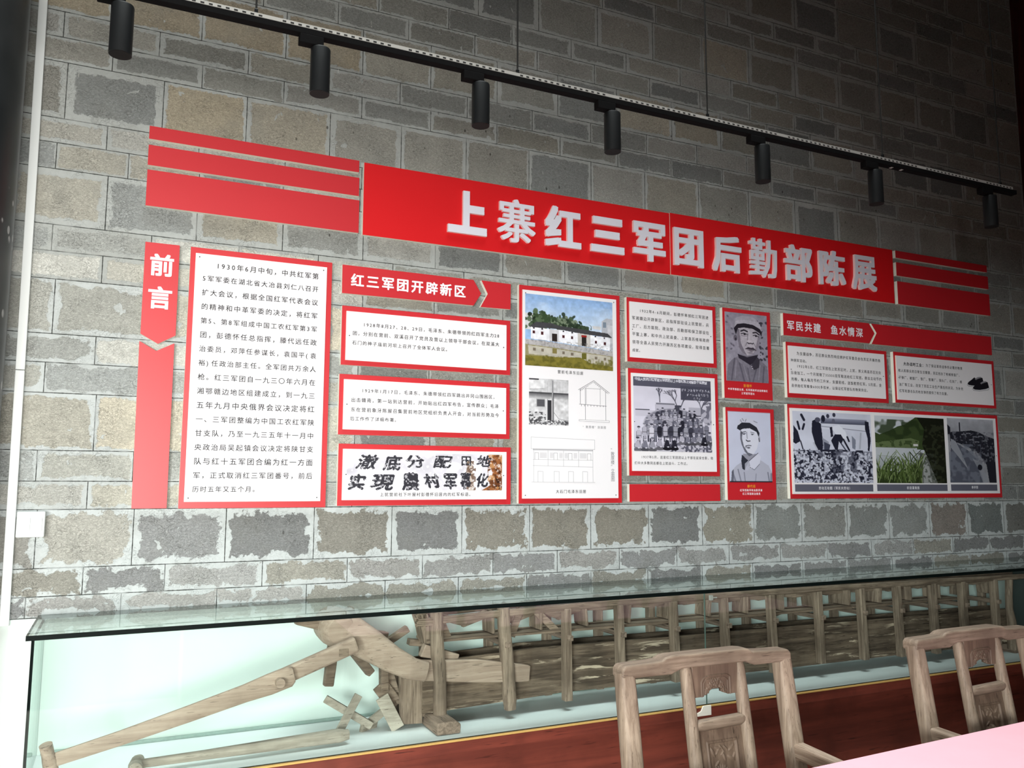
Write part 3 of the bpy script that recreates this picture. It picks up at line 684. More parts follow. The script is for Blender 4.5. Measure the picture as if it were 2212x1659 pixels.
# ------------------------------------------------------------------ printed pictures (flat prints, drawn at about one cell per millimetre or two)
class Ras:
    def __init__(self, w, h, bg):
        self.w, self.h = w, h
        self.a = np.zeros((h, w, 3)) + np.array(bg, float)
        ys, xs = np.mgrid[0:h, 0:w]
        self.X = (xs + 0.5) / w; self.Y = (ys + 0.5) / h
    def put(self, mask, col, al=1.0):
        k = (mask * al)[..., None]
        self.a = self.a * (1 - k) + np.array(col, float) * k; return self
    def poly(self, pts, col, al=1.0):
        n = len(pts); ins = np.zeros((self.h, self.w), bool)
        for i in range(n):
            x0, y0 = pts[i]; x1, y1 = pts[(i + 1) % n]
            if y0 == y1: continue
            c = ((self.Y >= min(y0, y1)) & (self.Y < max(y0, y1)) & (self.X < x0 + (self.Y - y0) * (x1 - x0) / (y1 - y0)))
            ins ^= c
        return self.put(ins.astype(float), col, al)
    def rect(self, x0, y0, x1, y1, col, al=1.0):
        return self.put(((self.X >= x0) & (self.X < x1) & (self.Y >= y0) & (self.Y < y1)).astype(float), col, al)
    def ell(self, cx, cy, rx, ry, col, al=1.0, rot=0.0, soft=0.08):
        c, s = math.cos(rot), math.sin(rot); asp = self.h / self.w
        dx = self.X - cx; dy = (self.Y - cy) * asp
        u = (dx * c + dy * s) / rx; v = (-dx * s + dy * c) / (ry * asp)
        d = np.sqrt(u * u + v * v)
        return self.put(np.clip((1 + soft - d) / (2 * soft), 0, 1), col, al)
    def line(self, pts, wd, col, al=1.0):
        asp = self.h / self.w; best = np.full((self.h, self.w), 9.0)
        for (x0, y0), (x1, y1) in zip(pts[:-1], pts[1:]):
            ax, ay, bx, by = x0, y0 * asp, x1, y1 * asp
            L = (bx - ax) ** 2 + (by - ay) ** 2 + 1e-12
            t = np.clip(((self.X - ax) * (bx - ax) + (self.Y * asp - ay) * (by - ay)) / L, 0, 1)
            best = np.minimum(best, np.hypot(self.X - ax - t * (bx - ax), self.Y * asp - ay - t * (by - ay)))
        px = 1.0 / self.w
        return self.put(np.clip((wd / 2 + px * 0.5 - best) / px, 0, 1), col, al)
    def grad(self, x0, y0, x1, y1, c0, c1):
        m = ((self.X >= x0) & (self.X < x1) & (self.Y >= y0) & (self.Y < y1)).astype(float)
        t = np.clip((self.Y - y0) / (y1 - y0), 0, 1)[..., None]
        col = np.array(c0, float) * (1 - t) + np.array(c1, float) * t
        self.a = self.a * (1 - m[..., None]) + col * m[..., None]; return self
    def fbm(self, seed, cells=6, octaves=4):
        r = np.random.default_rng(seed); out = np.zeros((self.h, self.w)); amp = 1.0; tot = 0
        for o in range(octaves):
            n = cells * 2 ** o
            gx = max(2, n + 1); gy = max(2, int(n * self.h / self.w) + 2)
            G = r.random((gy + 1, gx + 1))
            x = self.X * (gx - 1); y = self.Y * (gy - 1)
            xi = x.astype(int); yi = y.astype(int); fx = x - xi; fy = y - yi
            fx = fx * fx * (3 - 2 * fx); fy = fy * fy * (3 - 2 * fy)
            v = (G[yi, xi] * (1 - fx) + G[yi, xi + 1] * fx) * (1 - fy) + (G[yi + 1, xi] * (1 - fx) + G[yi + 1, xi + 1] * fx) * fy
            out += amp * v; tot += amp; amp *= 0.55
        return out / tot
    def speck(self, seed, cells, lo, hi, region, col, al=1.0):
        n = self.fbm(seed, cells, 2); x0, y0, x1, y1 = region
        m = np.clip((n - lo) / (hi - lo), 0, 1) * ((self.X >= x0) & (self.X < x1) & (self.Y >= y0) & (self.Y < y1))
        return self.put(m, col, al)
    def mott(self, seed, amp, cells=10):
        self.a = self.a * (1 + amp * 2 * (self.fbm(seed, cells, 3)[..., None] - 0.5)); return self
    def glyph(self, ch, cx, cy, sx, sy, col, bold=0.0, rot=0.0, al=1.0):
        vs, fs = glyph(ch); c, s = math.cos(rot), math.sin(rot)
        for ox, oy in ([(0, 0)] if not bold else [(0, 0), (bold, 0), (-bold, 0), (0, bold), (0, -bold)]):
            for f in fs:
                P = []
                for i in f:
                    px, py = vs[i]; px = (px - 0.5 + ox) * sx; py = -(py - 0.38 + oy) * sy
                    P.append((cx + px * c - py * s, cy + px * s + py * c))
                self.poly(P, col, al)
        return self

def print_on(ras, key, parent, name='photo', y=None, label=None):
    x0, x1, z0, z1 = PICS[key]; y = YP if y is None else y
    w, h = ras.w, ras.h
    gx = np.linspace(x0, x1, w + 1); gz = np.linspace(z1, z0, h + 1)
    V = np.zeros((h + 1, w + 1, 3)); V[..., 0] = gx[None, :]; V[..., 1] = y; V[..., 2] = gz[:, None]
    idx = np.arange((h + 1) * (w + 1)).reshape(h + 1, w + 1)
    F = np.stack([idx[1:, :-1], idx[1:, 1:], idx[:-1, 1:], idx[:-1, :-1]], -1).reshape(-1, 4)
    me = bpy.data.meshes.new(name)
    nv = (h + 1) * (w + 1); nf = len(F)
    o = nv
    extra = [(x0, y + 0.0009, z0), (x1, y + 0.0009, z0), (x1, y + 0.0009, z1), (x0, y + 0.0009, z1)]
    me.from_pydata([tuple(p) for p in V.reshape(-1, 3)] + extra, [], [tuple(f) for f in F] + [(o, o + 3, o + 2, o + 1)])
    c = np.clip(ras.a, 0, 255) / 255.0
    c = np.where(c <= 0.04045, c / 12.92, ((c + 0.055) / 1.055) ** 2.4)
    cc = np.ones((nf + 1, 4), np.float32); cc[:nf, :3] = c.reshape(-1, 3)
    at = me.attributes.new('print', 'FLOAT_COLOR', 'FACE'); at.data.foreach_set('color', cc.ravel())
    me.materials.append(M['print'])
    ob = bpy.data.objects.new(name, me); COL.objects.link(ob); put(ob, parent)
    if label: ob['label'] = label
    return ob

# --- colour photo of the white house behind a pond
R = Ras(260, 200, (150, 186, 228)); R.grad(0, 0, 1, 0.5, (140, 176, 224), (206, 222, 240))
R.speck(21, 5, 0.55, 0.95, (0, 0.1, 1, 0.4), (230, 238, 248), 0.35)
R.rect(0, 0.27, 0.09, 0.5, (208, 210, 214)); R.rect(0, 0.33, 0.09, 0.36, (150, 152, 158))
rr = random.Random(2)
for i in range(240):
    x = rr.gauss(0.17, 0.062) if i % 2 else rr.gauss(0.42, 0.085); y = rr.gauss(0.35, 0.055) if i % 2 else rr.gauss(0.37, 0.045)
    c = rr.choice([(36, 52, 34), (52, 72, 46), (24, 36, 24), (84, 104, 76), (66, 84, 60)])
    if i % 2 == 0: c = rr.choice([c, (120, 134, 112), (44, 58, 44)])
    R.ell(x, y, rr.uniform(0.012, 0.03), rr.uniform(0.014, 0.035), c, 0.9, rr.uniform(0, 3))
R.poly([(0.55, 0.36), (0.72, 0.39), (0.72, 0.45), (0.55, 0.45)], (58, 74, 54)); R.speck(4, 40, 0.5, 0.62, (0.5, 0.36, 0.75, 0.45), (30, 44, 30), 0.8)
R.poly([(0.87, 0.29), (0.93, 0.24), (1, 0.25), (1, 0.75), (0.87, 0.62)], (178, 182, 192)); R.rect(0.885, 0.30, 0.925, 0.38, (120, 134, 150)); R.rect(0.94, 0.34, 1, 0.6, (196, 198, 206))
R.poly([(0.76, 0.37), (0.86, 0.37), (0.86, 0.42), (0.76, 0.41)], (206, 208, 212))
# roofs
R.poly([(0.06, 0.44), (0.12, 0.385), (0.30, 0.385), (0.36, 0.41), (0.94, 0.46), (0.995, 0.52), (0.60, 0.495), (0.36, 0.46), (0.05, 0.465)], (66, 66, 70))
for i in range(60):
    x = i / 60.0; R.line([(x, 0.37), (x + 0.03, 0.54)], 0.003, (44, 44, 48), 0.0 if (x < 0.06) else 0.0)
wall = [(0.06, 0.462), (0.28, 0.47), (0.40, 0.468), (0.61, 0.495), (0.97, 0.525), (0.965, 0.71), (0.60, 0.67), (0.28, 0.64), (0.06, 0.625)]
R.poly(wall, (236, 238, 246))
R.poly([(0.265, 0.47), (0.375, 0.475), (0.375, 0.645), (0.265, 0.64)], (206, 206, 212)); R.poly([(0.59, 0.49), (0.735, 0.505), (0.735, 0.685), (0.59, 0.668)], (196, 192, 190))
R.rect(0.298, 0.53, 0.352, 0.642, (44, 36, 34)); R.rect(0.635, 0.545, 0.69, 0.672, (42, 38, 38)); R.rect(0.632, 0.515, 0.692, 0.545, (150, 40, 36))
for x, y in [(0.095, 0.53), (0.187, 0.537), (0.425, 0.56), (0.523, 0.565), (0.80, 0.60), (0.905, 0.61)]:
    R.rect(x - 0.013, y - 0.02, x + 0.013, y + 0.022, (92, 34, 38)); R.rect(x - 0.006, y - 0.012, x + 0.006, y + 0.014, (46, 30, 36))
for x, y in [(0.095, 0.475), (0.187, 0.478), (0.425, 0.484), (0.525, 0.493), (0.795, 0.52), (0.9, 0.532)]: R.rect(x - 0.009, y - 0.011, x + 0.009, y + 0.011, (62, 58, 66))
R.poly([(0, 0.635), (0.28, 0.65), (0.6, 0.68), (1, 0.72), (1, 0.79), (0.6, 0.755), (0.3, 0.725), (0, 0.705)], (178, 176, 178)); R.speck(8, 60, 0.5, 0.7, (0, 0.63, 1, 0.8), (128, 126, 126), 0.5)
R.poly([(0, 0.705), (0.3, 0.725), (0.6, 0.755), (1, 0.79), (1, 1), (0, 1)], (146, 140, 104))
R.poly([(0.03, 0.72), (0.28, 0.735), (0.61, 0.77), (0.97, 0.795), (0.97, 0.93), (0.62, 0.90), (0.28, 0.85), (0.04, 0.84)], (186, 182, 170))
R.poly([(0, 0.86), (0.3, 0.86), (0.62, 0.84), (0.75, 0.92), (1, 0.94), (1, 1), (0, 1)], (124, 116, 50)); R.speck(9, 30, 0.45, 0.62, (0, 0.84, 1, 1), (92, 88, 34), 0.7)
for x, y in [(0.1, 0.77), (0.19, 0.775), (0.425, 0.79), (0.523, 0.80), (0.80, 0.83), (0.905, 0.835)]: R.rect(x - 0.014, y - 0.02, x + 0.014, y + 0.02, (120, 110, 96))
R.rect(0.30, 0.74, 0.35, 0.81, (122, 112, 66)); R.rect(0.635, 0.775, 0.69, 0.86, (104, 100, 40))
R.mott(3, 0.10, 24)
print_on(R, 'house_photo', t_house, 'colour_photo')

# --- black and white photo of a farmhouse doorway
R = Ras(110, 126, (206, 206, 210)); R.mott(5, 0.16, 7)
R.rect(0.02, 0.02, 0.38, 0.24, (222, 222, 226)); R.rect(0.4, 0.04, 0.98, 0.28, (198, 198, 202))
for x in (0.47, 0.53, 0.7, 0.78, 0.86): R.line([(x, 0.05), (x, 0.28)], 0.006, (150, 150, 154), 0.7)
R.line([(0.02, 0.24), (0.38, 0.22)], 0.01, (120, 120, 124)); R.rect(0, 0, 0.25, 0.03, (70, 70, 74))
R.rect(0, 0.29, 1, 0.325, (70, 70, 74)); R.grad(0, 0.325, 1, 0.44, (96, 96, 100), (196, 196, 200)); R.mott(6, 0.12, 12)
R.rect(0.57, 0.02, 0.615, 0.94, (150, 150, 154)); R.line([(0.615, 0.3), (0.615, 0.94)], 0.015, (64, 64, 68))
R.rect(0.18, 0.43, 0.40, 0.62, (170, 170, 174)); R.rect(0.20, 0.45, 0.39, 0.60, (92, 92, 98))
for i in range(6): R.line([(0.2, 0.47 + i * 0.024), (0.39, 0.47 + i * 0.024)], 0.006, (50, 50, 54))
R.rect(0.42, 0.44, 0.57, 0.90, (212, 212, 216)); R.rect(0.465, 0.46, 0.565, 0.90, (48, 48, 52)); R.line([(0.465, 0.44), (0.465, 0.9)], 0.012, (110, 110, 114))
R.speck(12, 22, 0.48, 0.56, (0, 0.72, 0.42, 0.98), (70, 70, 74), 0.9); R.speck(13, 26, 0.5, 0.58, (0, 0.9, 1, 1), (60, 60, 64), 0.8)
R.line([(0.62, 0.72), (0.75, 0.86), (1, 0.9)], 0.01, (110, 110, 114)); R.speck(14, 40, 0.6, 0.7, (0.6, 0.88, 1, 1), (50, 50, 54), 0.8)
print_on(R, 'sketch', t_house, 'old_photo')

# --- section drawing and elevation drawing
W_ = (238, 236, 240); K_ = (96, 96, 102)
R = Ras(150, 188, W_)
R.line([(0.06, 0.26), (0.50, 0.03), (0.95, 0.30)], 0.012, K_); R.line([(0.09, 0.275), (0.50, 0.06), (0.92, 0.32)], 0.007, K_)
for i in range(9):
    t_ = i / 9.0; R.line([(0.52 + 0.40 * t_, 0.07 + 0.235 * t_), (0.51 + 0.40 * t_, 0.095 + 0.235 * t_)], 0.008, K_)
    if i < 6: R.line([(0.12 + 0.36 * t_, 0.26 - 0.185 * t_), (0.13 + 0.36 * t_, 0.285 - 0.185 * t_)], 0.008, K_)
R.line([(0.11, 0.24), (0.11, 0.58)], 0.01, K_); R.line([(0.84, 0.27), (0.84, 0.94)], 0.01, K_)
R.line([(0.25, 0.22), (0.25, 0.94)], 0.01, K_); R.line([(0.28, 0.22), (0.28, 0.58)], 0.006, K_); R.line([(0.68, 0.21), (0.68, 0.58)], 0.007, K_)
R.line([(0.25, 0.22), (0.70, 0.22)], 0.008, K_); R.line([(0.08, 0.59), (0.86, 0.61)], 0.011, K_)
for i in range(8): R.line([(0.14 + i * 0.09, 0.60), (0.14 + i * 0.09, 0.63)], 0.012, K_)
R.rect(0.07, 0.94, 0.94, 0.945, K_); R.line([(0.07, 0.945), (0.07, 0.975), (0.94, 0.985), (0.94, 0.95)], 0.007, K_)
print_on(R, 'section', t_house, 'section_drawing')
K_ = (168, 168, 174)
R = Ras(240, 165, W_)
for a, b_ in [((0.02, 0.02), (0.98, 0.05)), ((0.02, 0.27), (0.98, 0.26)), ((0.02, 0.02), (0.02, 0.27)), ((0.98, 0.05), (0.98, 0.26)), ((0.05, 0.30), (0.95, 0.30)), ((0.05, 0.5), (0.95, 0.5)), ((0.05, 0.63), (0.95, 0.65)), ((0.03, 0.98), (0.98, 0.985)), ((0.06, 0.27), (0.06, 0.98)), ((0.95, 0.27), (0.95, 0.98)), ((0.27, 0.3), (0.27, 0.63)), ((0.5, 0.3), (0.5, 0.64)), ((0.73, 0.3), (0.73, 0.65))]:
    R.line([a, b_], 0.005, K_)
R.line([(0.05, 0.285), (0.95, 0.28)], 0.009, (140, 140, 146))
for x in (0.10, 0.38, 0.60, 0.89):
    R.line([(x - 0.025, 0.5), (x - 0.025, 0.355), (x + 0.03, 0.355), (x + 0.03, 0.5)], 0.005, (140, 140, 146))
for x0_, x1_ in [(0.15, 0.25), (0.30, 0.345), (0.44, 0.485), (0.52, 0.565), (0.655, 0.705), (0.75, 0.85)]:
    for i in range(7): R.line([(x0_, 0.355 + i * 0.017), (x1_, 0.355 + i * 0.017)], 0.004, K_)
for x in (0.12, 0.36, 0.575, 0.79): R.line([(x, 0.98), (x, 0.75), (x + 0.075, 0.755), (x + 0.075, 0.98)], 0.005, K_)
print_on(R, 'elevation', t_house, 'elevation_drawing')
b = MB()
s, x0, x1, z = TEXT['hand'][0]; text_line(b, s, x0, x1, z, YT, 0.020)
for i, c in enumerate('“敦厚楼”立面图'):
    vs, fs = glyph(c); b.add([(2.056 + px * 0.021, YT, 2.0 - 0.0 - 0.343 - i * 0.0195 + (py - 0.4) * 0.021) for px, py in vs], fs, 0)
b.build('handwriting', M['pale'], t_house)

# --- calligraphy on an old wall
R = Ras(400, 92, (214, 212, 222)); R.mott(31, 0.10, 9); R.speck(32, 7, 0.50, 0.62, (0, 0, 0.13, 0.62), (150, 148, 158), 0.7); R.speck(33, 12, 0.58, 0.68, (0, 0, 1, 1), (238, 236, 242), 0.8)
R.poly([(0.915, 0), (1, 0), (1, 1), (0.86, 1), (0.92, 0.85), (0.935, 0.5), (0.90, 0.2)], (150, 92, 52)); R.speck(34, 40, 0.46, 0.58, (0.90, 0, 1, 1), (96, 54, 28), 0.9); R.speck(35, 26, 0.55, 0.64, (0.90, 0, 1, 1), (196, 146, 96), 0.8)
R.poly([(0.76, 0.2), (0.795, 0.2), (0.81, 1), (0.765, 1)], (190, 176, 164), 0.8); R.speck(36, 60, 0.5, 0.58, (0.755, 0.18, 0.82, 1), (96, 70, 54), 0.8)
ink = (46, 46, 54)
for c, cx, cy, sx, sy, ro in [('澈', 0.125, 0.25, 0.125, 0.40, 0.1), ('底', 0.28, 0.27, 0.11, 0.42, 0.05), ('分', 0.42, 0.22, 0.125, 0.36, -0.05), ('配', 0.60, 0.22, 0.12, 0.36, 0.06), ('田', 0.755, 0.18, 0.075, 0.30, 0.0), ('地', 0.875, 0.19, 0.10, 0.34, 0.06)]:
    R.glyph(c, cx, cy, sx, sy, ink, 0.035, ro)
for c, cx, cy, sx, sy, ro in [('实', 0.065, 0.78, 0.105, 0.42, 0.05), ('現', 0.22, 0.78, 0.14, 0.44, 0.06), ('農', 0.395, 0.76, 0.11, 0.50, 0.0), ('村', 0.53, 0.74, 0.10, 0.40, -0.06), ('军', 0.65, 0.75, 0.095, 0.46, 0.0), ('事', 0.752, 0.73, 0.075, 0.48, 0.0), ('化', 0.865, 0.72, 0.085, 0.40, 0.04)]:
    R.glyph(c, cx, cy, sx, sy, ink, 0.045, ro)
R.speck(37, 90, 0.62, 0.72, (0, 0, 1, 1), (226, 224, 232), 0.7)
R.speck(38, 70, 0.56, 0.62, (0.955, 0.42, 0.985, 0.98), (40, 24, 18), 0.9)
print_on(R, 'slogan_photo', t_slogan, 'calligraphy_photo')

# --- group photo
R = Ras(250, 232, (208, 206, 222)); R.mott(41, 0.05, 5)
R.rect(0, 0, 1, 0.125, (84, 84, 100)); R.rect(0.60, 0.09, 1, 0.285, (72, 72, 88))
rr = random.Random(8)
for row, (y, x0_, x1_) in enumerate([(0.145, 0.61, 0.99), (0.205, 0.67, 0.97), (0.258, 0.76, 0.87)]):
    n = int((x1_ - x0_) / 0.036)
    for i in range(n):
        cx = x0_ + (i + 0.5) * (x1_ - x0_) / n
        for q in range(4):
            a = rr.uniform(-0.014, 0.014); b2 = rr.uniform(-0.02, 0.02)
            R.line([(cx + a, y + b2), (cx + rr.uniform(-0.014, 0.014), y + rr.uniform(-0.02, 0.02))], 0.005, (206, 206, 220), 0.9)
def tree(x, y, L, a, d):
    if d == 0 or L < 0.012: return
    x2 = x + L * math.cos(a); y2 = y - L * math.sin(a)
    R.line([(x, y), (x2, y2)], 0.0022 * d + 0.002, (66, 66, 80), 0.9)
    for k in range(3): tree(x2, y2, L * rr.uniform(0.55, 0.8), a + rr.uniform(-0.75, 0.75), d - 1)
tree(0.33, 0.33, 0.07, 1.6, 4); tree(0.56, 0.41, 0.11, 1.9, 4); tree(0.585, 0.42, 0.12, 1.2, 4); tree(0.86, 0.50, 0.10, 1.5, 4)
R.rect(0.28, 0.34, 0.52, 0.36, (120, 120, 134)); R.rect(0.27, 0.36, 0.53, 0.46, (188, 186, 202)); R.rect(0.52, 0.36, 0.60, 0.44, (70, 70, 84)); R.rect(0.70, 0.385, 0.86, 0.50, (176, 174, 190)); R.line([(0.72, 0.5), (0.86, 0.5)], 0.012, (60, 60, 72)); R.rect(0.02, 0.435, 0.2, 0.447, (70, 70, 84)); R.rect(0.02, 0.45, 0.28, 0.53, (196, 194, 210))
R.poly([(0.86, 0.50), (1, 0.30), (1, 0.62), (0.9, 0.6)], (178, 176, 192)); R.speck(42, 22, 0.5, 0.56, (0.86, 0.3, 1, 0.62), (92, 92, 108), 0.8)
R.poly([(0, 0.9), (0.5, 0.93), (1, 0.85), (1, 1), (0, 1)], (190, 188, 202)); R.speck(43, 44, 0.5, 0.58, (0.45, 0.88, 1, 1), (70, 70, 86), 0.85)
def figure(cx, y, s, seated=False, coat=None):
    coat = coat or rr.choice([(150, 150, 164), (120, 120, 136), (58, 58, 72), (176, 174, 190), (38, 38, 50), (96, 96, 112), (164, 162, 178)])
    hat = rr.choice([(176, 174, 190), (130, 130, 146), (60, 60, 74)])
    if seated:
        R.poly([(cx - 0.75 * s, y + 2.3 * s), (cx - 0.35 * s, y + 0.55 * s), (cx + 0.35 * s, y + 0.55 * s), (cx + 0.75 * s, y + 2.3 * s)], coat)
        R.ell(cx, y + 2.5 * s, 0.95 * s, 0.42 * s, tuple(int(c * 0.6) for c in coat)); R.ell(cx + 0.2 * s, y + 2.1 * s, 0.28 * s, 0.14 * s, (206, 204, 218))
        R.line([(cx - 0.6 * s, y + 1.1 * s), (cx - 0.75 * s, y + 1.9 * s), (cx, y + 2.15 * s)], 0.12 * s, (34, 34, 46), 0.6)
    else:
        R.poly([(cx - 0.5 * s, y + 3.2 * s), (cx - 0.62 * s, y + 0.9 * s), (cx - 0.25 * s, y + 0.5 * s), (cx + 0.25 * s, y + 0.5 * s), (cx + 0.62 * s, y + 0.9 * s), (cx + 0.5 * s, y + 3.2 * s)], coat)
        R.line([(cx - 0.5 * s, y + 2.0 * s), (cx + 0.5 * s, y + 2.0 * s)], 0.14 * s, tuple(int(c * 0.45) for c in coat))
        R.line([(cx - 0.55 * s, y + 1.0 * s), (cx - 0.6 * s, y + 2.6 * s)], 0.1 * s, (34, 34, 46), 0.55); R.line([(cx + 0.6 * s, y + 1.0 * s), (cx + 0.6 * s, y + 2.6 * s)], 0.1 * s, (34, 34, 46), 0.55)
        R.rect(cx - 0.42 * s, y + 3.2 * s, cx - 0.06 * s, y + 4.9 * s, (66, 66, 80)); R.rect(cx + 0.06 * s, y + 3.2 * s, cx + 0.42 * s, y + 4.9 * s, (88, 88, 104))
    R.ell(cx, y, 0.3 * s, 0.42 * s, (198, 196, 210)); R.ell(cx, y - 0.28 * s, 0.36 * s, 0.2 * s, hat); R.line([(cx - 0.34 * s, y - 0.14 * s), (cx + 0.34 * s, y - 0.14 * s)], 0.07 * s, (40, 40, 52))
    R.line([(cx - 0.13 * s, y + 0.02 * s), (cx + 0.13 * s, y + 0.02 * s)], 0.05 * s, (70, 70, 84)); R.ell(cx, y + 0.2 * s, 0.08 * s, 0.04 * s, (90, 90, 104))
R.ell(0.5, 0.62, 0.36, 0.20, (56, 56, 70), 0.75)
for k in range(9): figure(0.30 + k * 0.058 + rr.uniform(-0.012, 0.012), 0.43 + rr.uniform(-0.03, 0.02), 0.040)
for k in range(12): figure(0.20 + k * 0.054 + rr.uniform(-0.01, 0.01), 0.50 + rr.uniform(-0.015, 0.015), 0.042)
for k in range(13): figure(0.17 + k * 0.056 + rr.uniform(-0.01, 0.01), 0.555 + rr.uniform(-0.012, 0.012), 0.043)
for x in (0.86, 0.93): figure(x, 0.60, 0.05)
for k in range(12): figure(0.13 + k * 0.066 + rr.uniform(-0.008, 0.008), 0.635 + rr.uniform(-0.012, 0.012), 0.050)
figure(0.22, 0.65, 0.055, False, (206, 204, 218)); figure(0.06, 0.69, 0.052, False, (186, 184, 200))
for x in (0.60, 0.68, 0.76, 0.83, 0.90, 0.97): figure(x, 0.75 + rr.uniform(-0.02, 0.02), 0.052, True)
for k in range(6): figure(0.045 + k * 0.092, 0.815 + (0.0 if k > 2 else 0.02), 0.058, True)
s, x0, x1, z = TEXT['group_head'][0]
for i, c in enumerate(s): R.glyph(c, 0.02 + (i + 0.5) * 0.93 / len(s), 0.028 + 0.004 * math.sin(i), 0.037, 0.046, (226, 226, 238), 0.02)
print_on(R, 'group_photo', t_group, 'group_photo')

# --- portraits
R = Ras(150, 236, (150, 146, 162)); R.mott(51, 0.12, 6)
rr = random.Random(4)
for k in range(34): R.ell(rr.uniform(0.74, 1.0), rr.uniform(0.06, 0.72), rr.uniform(0.012, 0.04), rr.uniform(0.006, 0.02), (48, 46, 58), 0.8, rr.uniform(-1, 1), 0.3)
for k in range(8): R.ell(rr.uniform(0.02, 0.22), rr.uniform(0.06, 0.6), 0.03, 0.012, (96, 92, 108), 0.8, rr.uniform(-1, 1), 0.4)
R.poly([(0.0, 1), (0.04, 0.76), (0.16, 0.68), (0.34, 0.62), (0.66, 0.62), (0.82, 0.67), (0.98, 0.76), (1, 1)], (120, 116, 130))
for a, b_, w_ in [((0.2, 0.67), (0.12, 0.98), 0.03), ((0.3, 0.7), (0.42, 1.0), 0.035), ((0.75, 0.72), (0.62, 1.0), 0.03), ((0.9, 0.76), (0.86, 1.0), 0.03), ((0.5, 0.78), (0.55, 1.0), 0.02)]:
    R.line([a, b_], w_, (74, 70, 84), 0.55)
for a, b_ in [((0.24, 0.7), (0.2, 0.95)), ((0.8, 0.75), (0.76, 0.96)), ((0.4, 0.74), (0.5, 0.96))]: R.line([a, b_], 0.025, (160, 156, 170), 0.5)
R.poly([(0.27, 0.60), (0.32, 0.69), (0.55, 0.76), (0.73, 0.68), (0.76, 0.59), (0.5, 0.64)], (46, 42, 54))
R.poly([(0.24, 0.63), (0.30, 0.66), (0.56, 0.75), (0.53, 0.80), (0.30, 0.72)], (132, 128, 142)); R.poly([(0.58, 0.76), (0.74, 0.63), (0.80, 0.66), (0.78, 0.78), (0.66, 0.82)], (60, 56, 68))
R.ell(0.235, 0.37, 0.045, 0.045, (104, 98, 112)); R.ell(0.24, 0.385, 0.02, 0.02, (50, 46, 58))
R.poly([(0.27, 0.22), (0.29, 0.40), (0.31, 0.50), (0.38, 0.57), (0.50, 0.615), (0.63, 0.59), (0.75, 0.52), (0.81, 0.42), (0.83, 0.25), (0.6, 0.17)], (178, 172, 184))
R.poly([(0.27, 0.22), (0.29, 0.40), (0.31, 0.50), (0.38, 0.57), (0.50, 0.615), (0.44, 0.55), (0.36, 0.44), (0.33, 0.24)], (112, 106, 120), 0.8)
R.poly([(0.83, 0.25), (0.81, 0.42), (0.75, 0.52), (0.66, 0.58), (0.72, 0.46), (0.77, 0.34)], (124, 118, 132), 0.7)
R.ell(0.52, 0.30, 0.13, 0.05, (196, 190, 200), 0.6, 0, 0.6); R.ell(0.56, 0.40, 0.06, 0.05, (200, 194, 204), 0.6, 0, 0.6); R.ell(0.66, 0.42, 0.06, 0.04, (196, 190, 200), 0.5, 0, 0.7)
R.line([(0.37, 0.262), (0.44, 0.243), (0.52, 0.262)], 0.034, (48, 44, 54)); R.line([(0.66, 0.272), (0.73, 0.262), (0.80, 0.292)], 0.032, (48, 44, 54))
R.line([(0.37, 0.302), (0.44, 0.288), (0.53, 0.308)], 0.018, (36, 32, 42)); R.line([(0.66, 0.312), (0.72, 0.302), (0.79, 0.326)], 0.018, (36, 32, 42)); R.ell(0.455, 0.306, 0.028, 0.011, (44, 40, 50)); R.ell(0.725, 0.32, 0.026, 0.010, (44, 40, 50))
R.line([(0.37, 0.325), (0.45, 0.335), (0.52, 0.325)], 0.012, (120, 114, 128)); R.line([(0.53, 0.29), (0.52, 0.38)], 0.03, (132, 126, 138), 0.7); R.line([(0.52, 0.425), (0.545, 0.437), (0.59, 0.43), (0.64, 0.437), (0.66, 0.425)], 0.022, (58, 52, 64))
R.line([(0.50, 0.425), (0.47, 0.47)], 0.014, (124, 118, 130)); R.line([(0.67, 0.43), (0.71, 0.475)], 0.014, (124, 118, 130))
R.poly([(0.46, 0.515), (0.53, 0.490), (0.59, 0.497), (0.65, 0.490), (0.72, 0.525), (0.59, 0.518)], (70, 62, 74)); R.poly([(0.49, 0.53), (0.59, 0.525), (0.69, 0.535), (0.60, 0.556)], (116, 108, 120)); R.line([(0.46, 0.518), (0.59, 0.520), (0.72, 0.528)], 0.010, (36, 32, 42))
R.ell(0.59, 0.572, 0.07, 0.014, (120, 114, 126), 0.7, 0, 0.5)
R.poly([(0.22, 0.25), (0.22, 0.16), (0.26, 0.07), (0.42, 0.035), (0.62, 0.035), (0.74, 0.07), (0.84, 0.15), (0.86, 0.24), (0.6, 0.17), (0.4, 0.165)], (166, 162, 176))
R.poly([(0.24, 0.12), (0.5, 0.09), (0.78, 0.11), (0.86, 0.20), (0.6, 0.15), (0.4, 0.14), (0.24, 0.2)], (188, 184, 198), 0.7)
R.poly([(0.20, 0.23), (0.28, 0.165), (0.45, 0.143), (0.66, 0.155), (0.82, 0.205), (0.875, 0.255), (0.86, 0.32), (0.82, 0.27), (0.66, 0.215), (0.45, 0.205), (0.30, 0.225), (0.25, 0.32), (0.23, 0.29)], (40, 36, 46))
R.ell(0.605, 0.768, 0.012, 0.007, (196, 192, 204)); R.ell(0.62, 0.80, 0.012, 0.007, (196, 192, 204))
R.mott(52, 0.08, 20)
print_on(R, 'portrait_one', t_p1, 'portrait_photo', -TH - 0.0012)

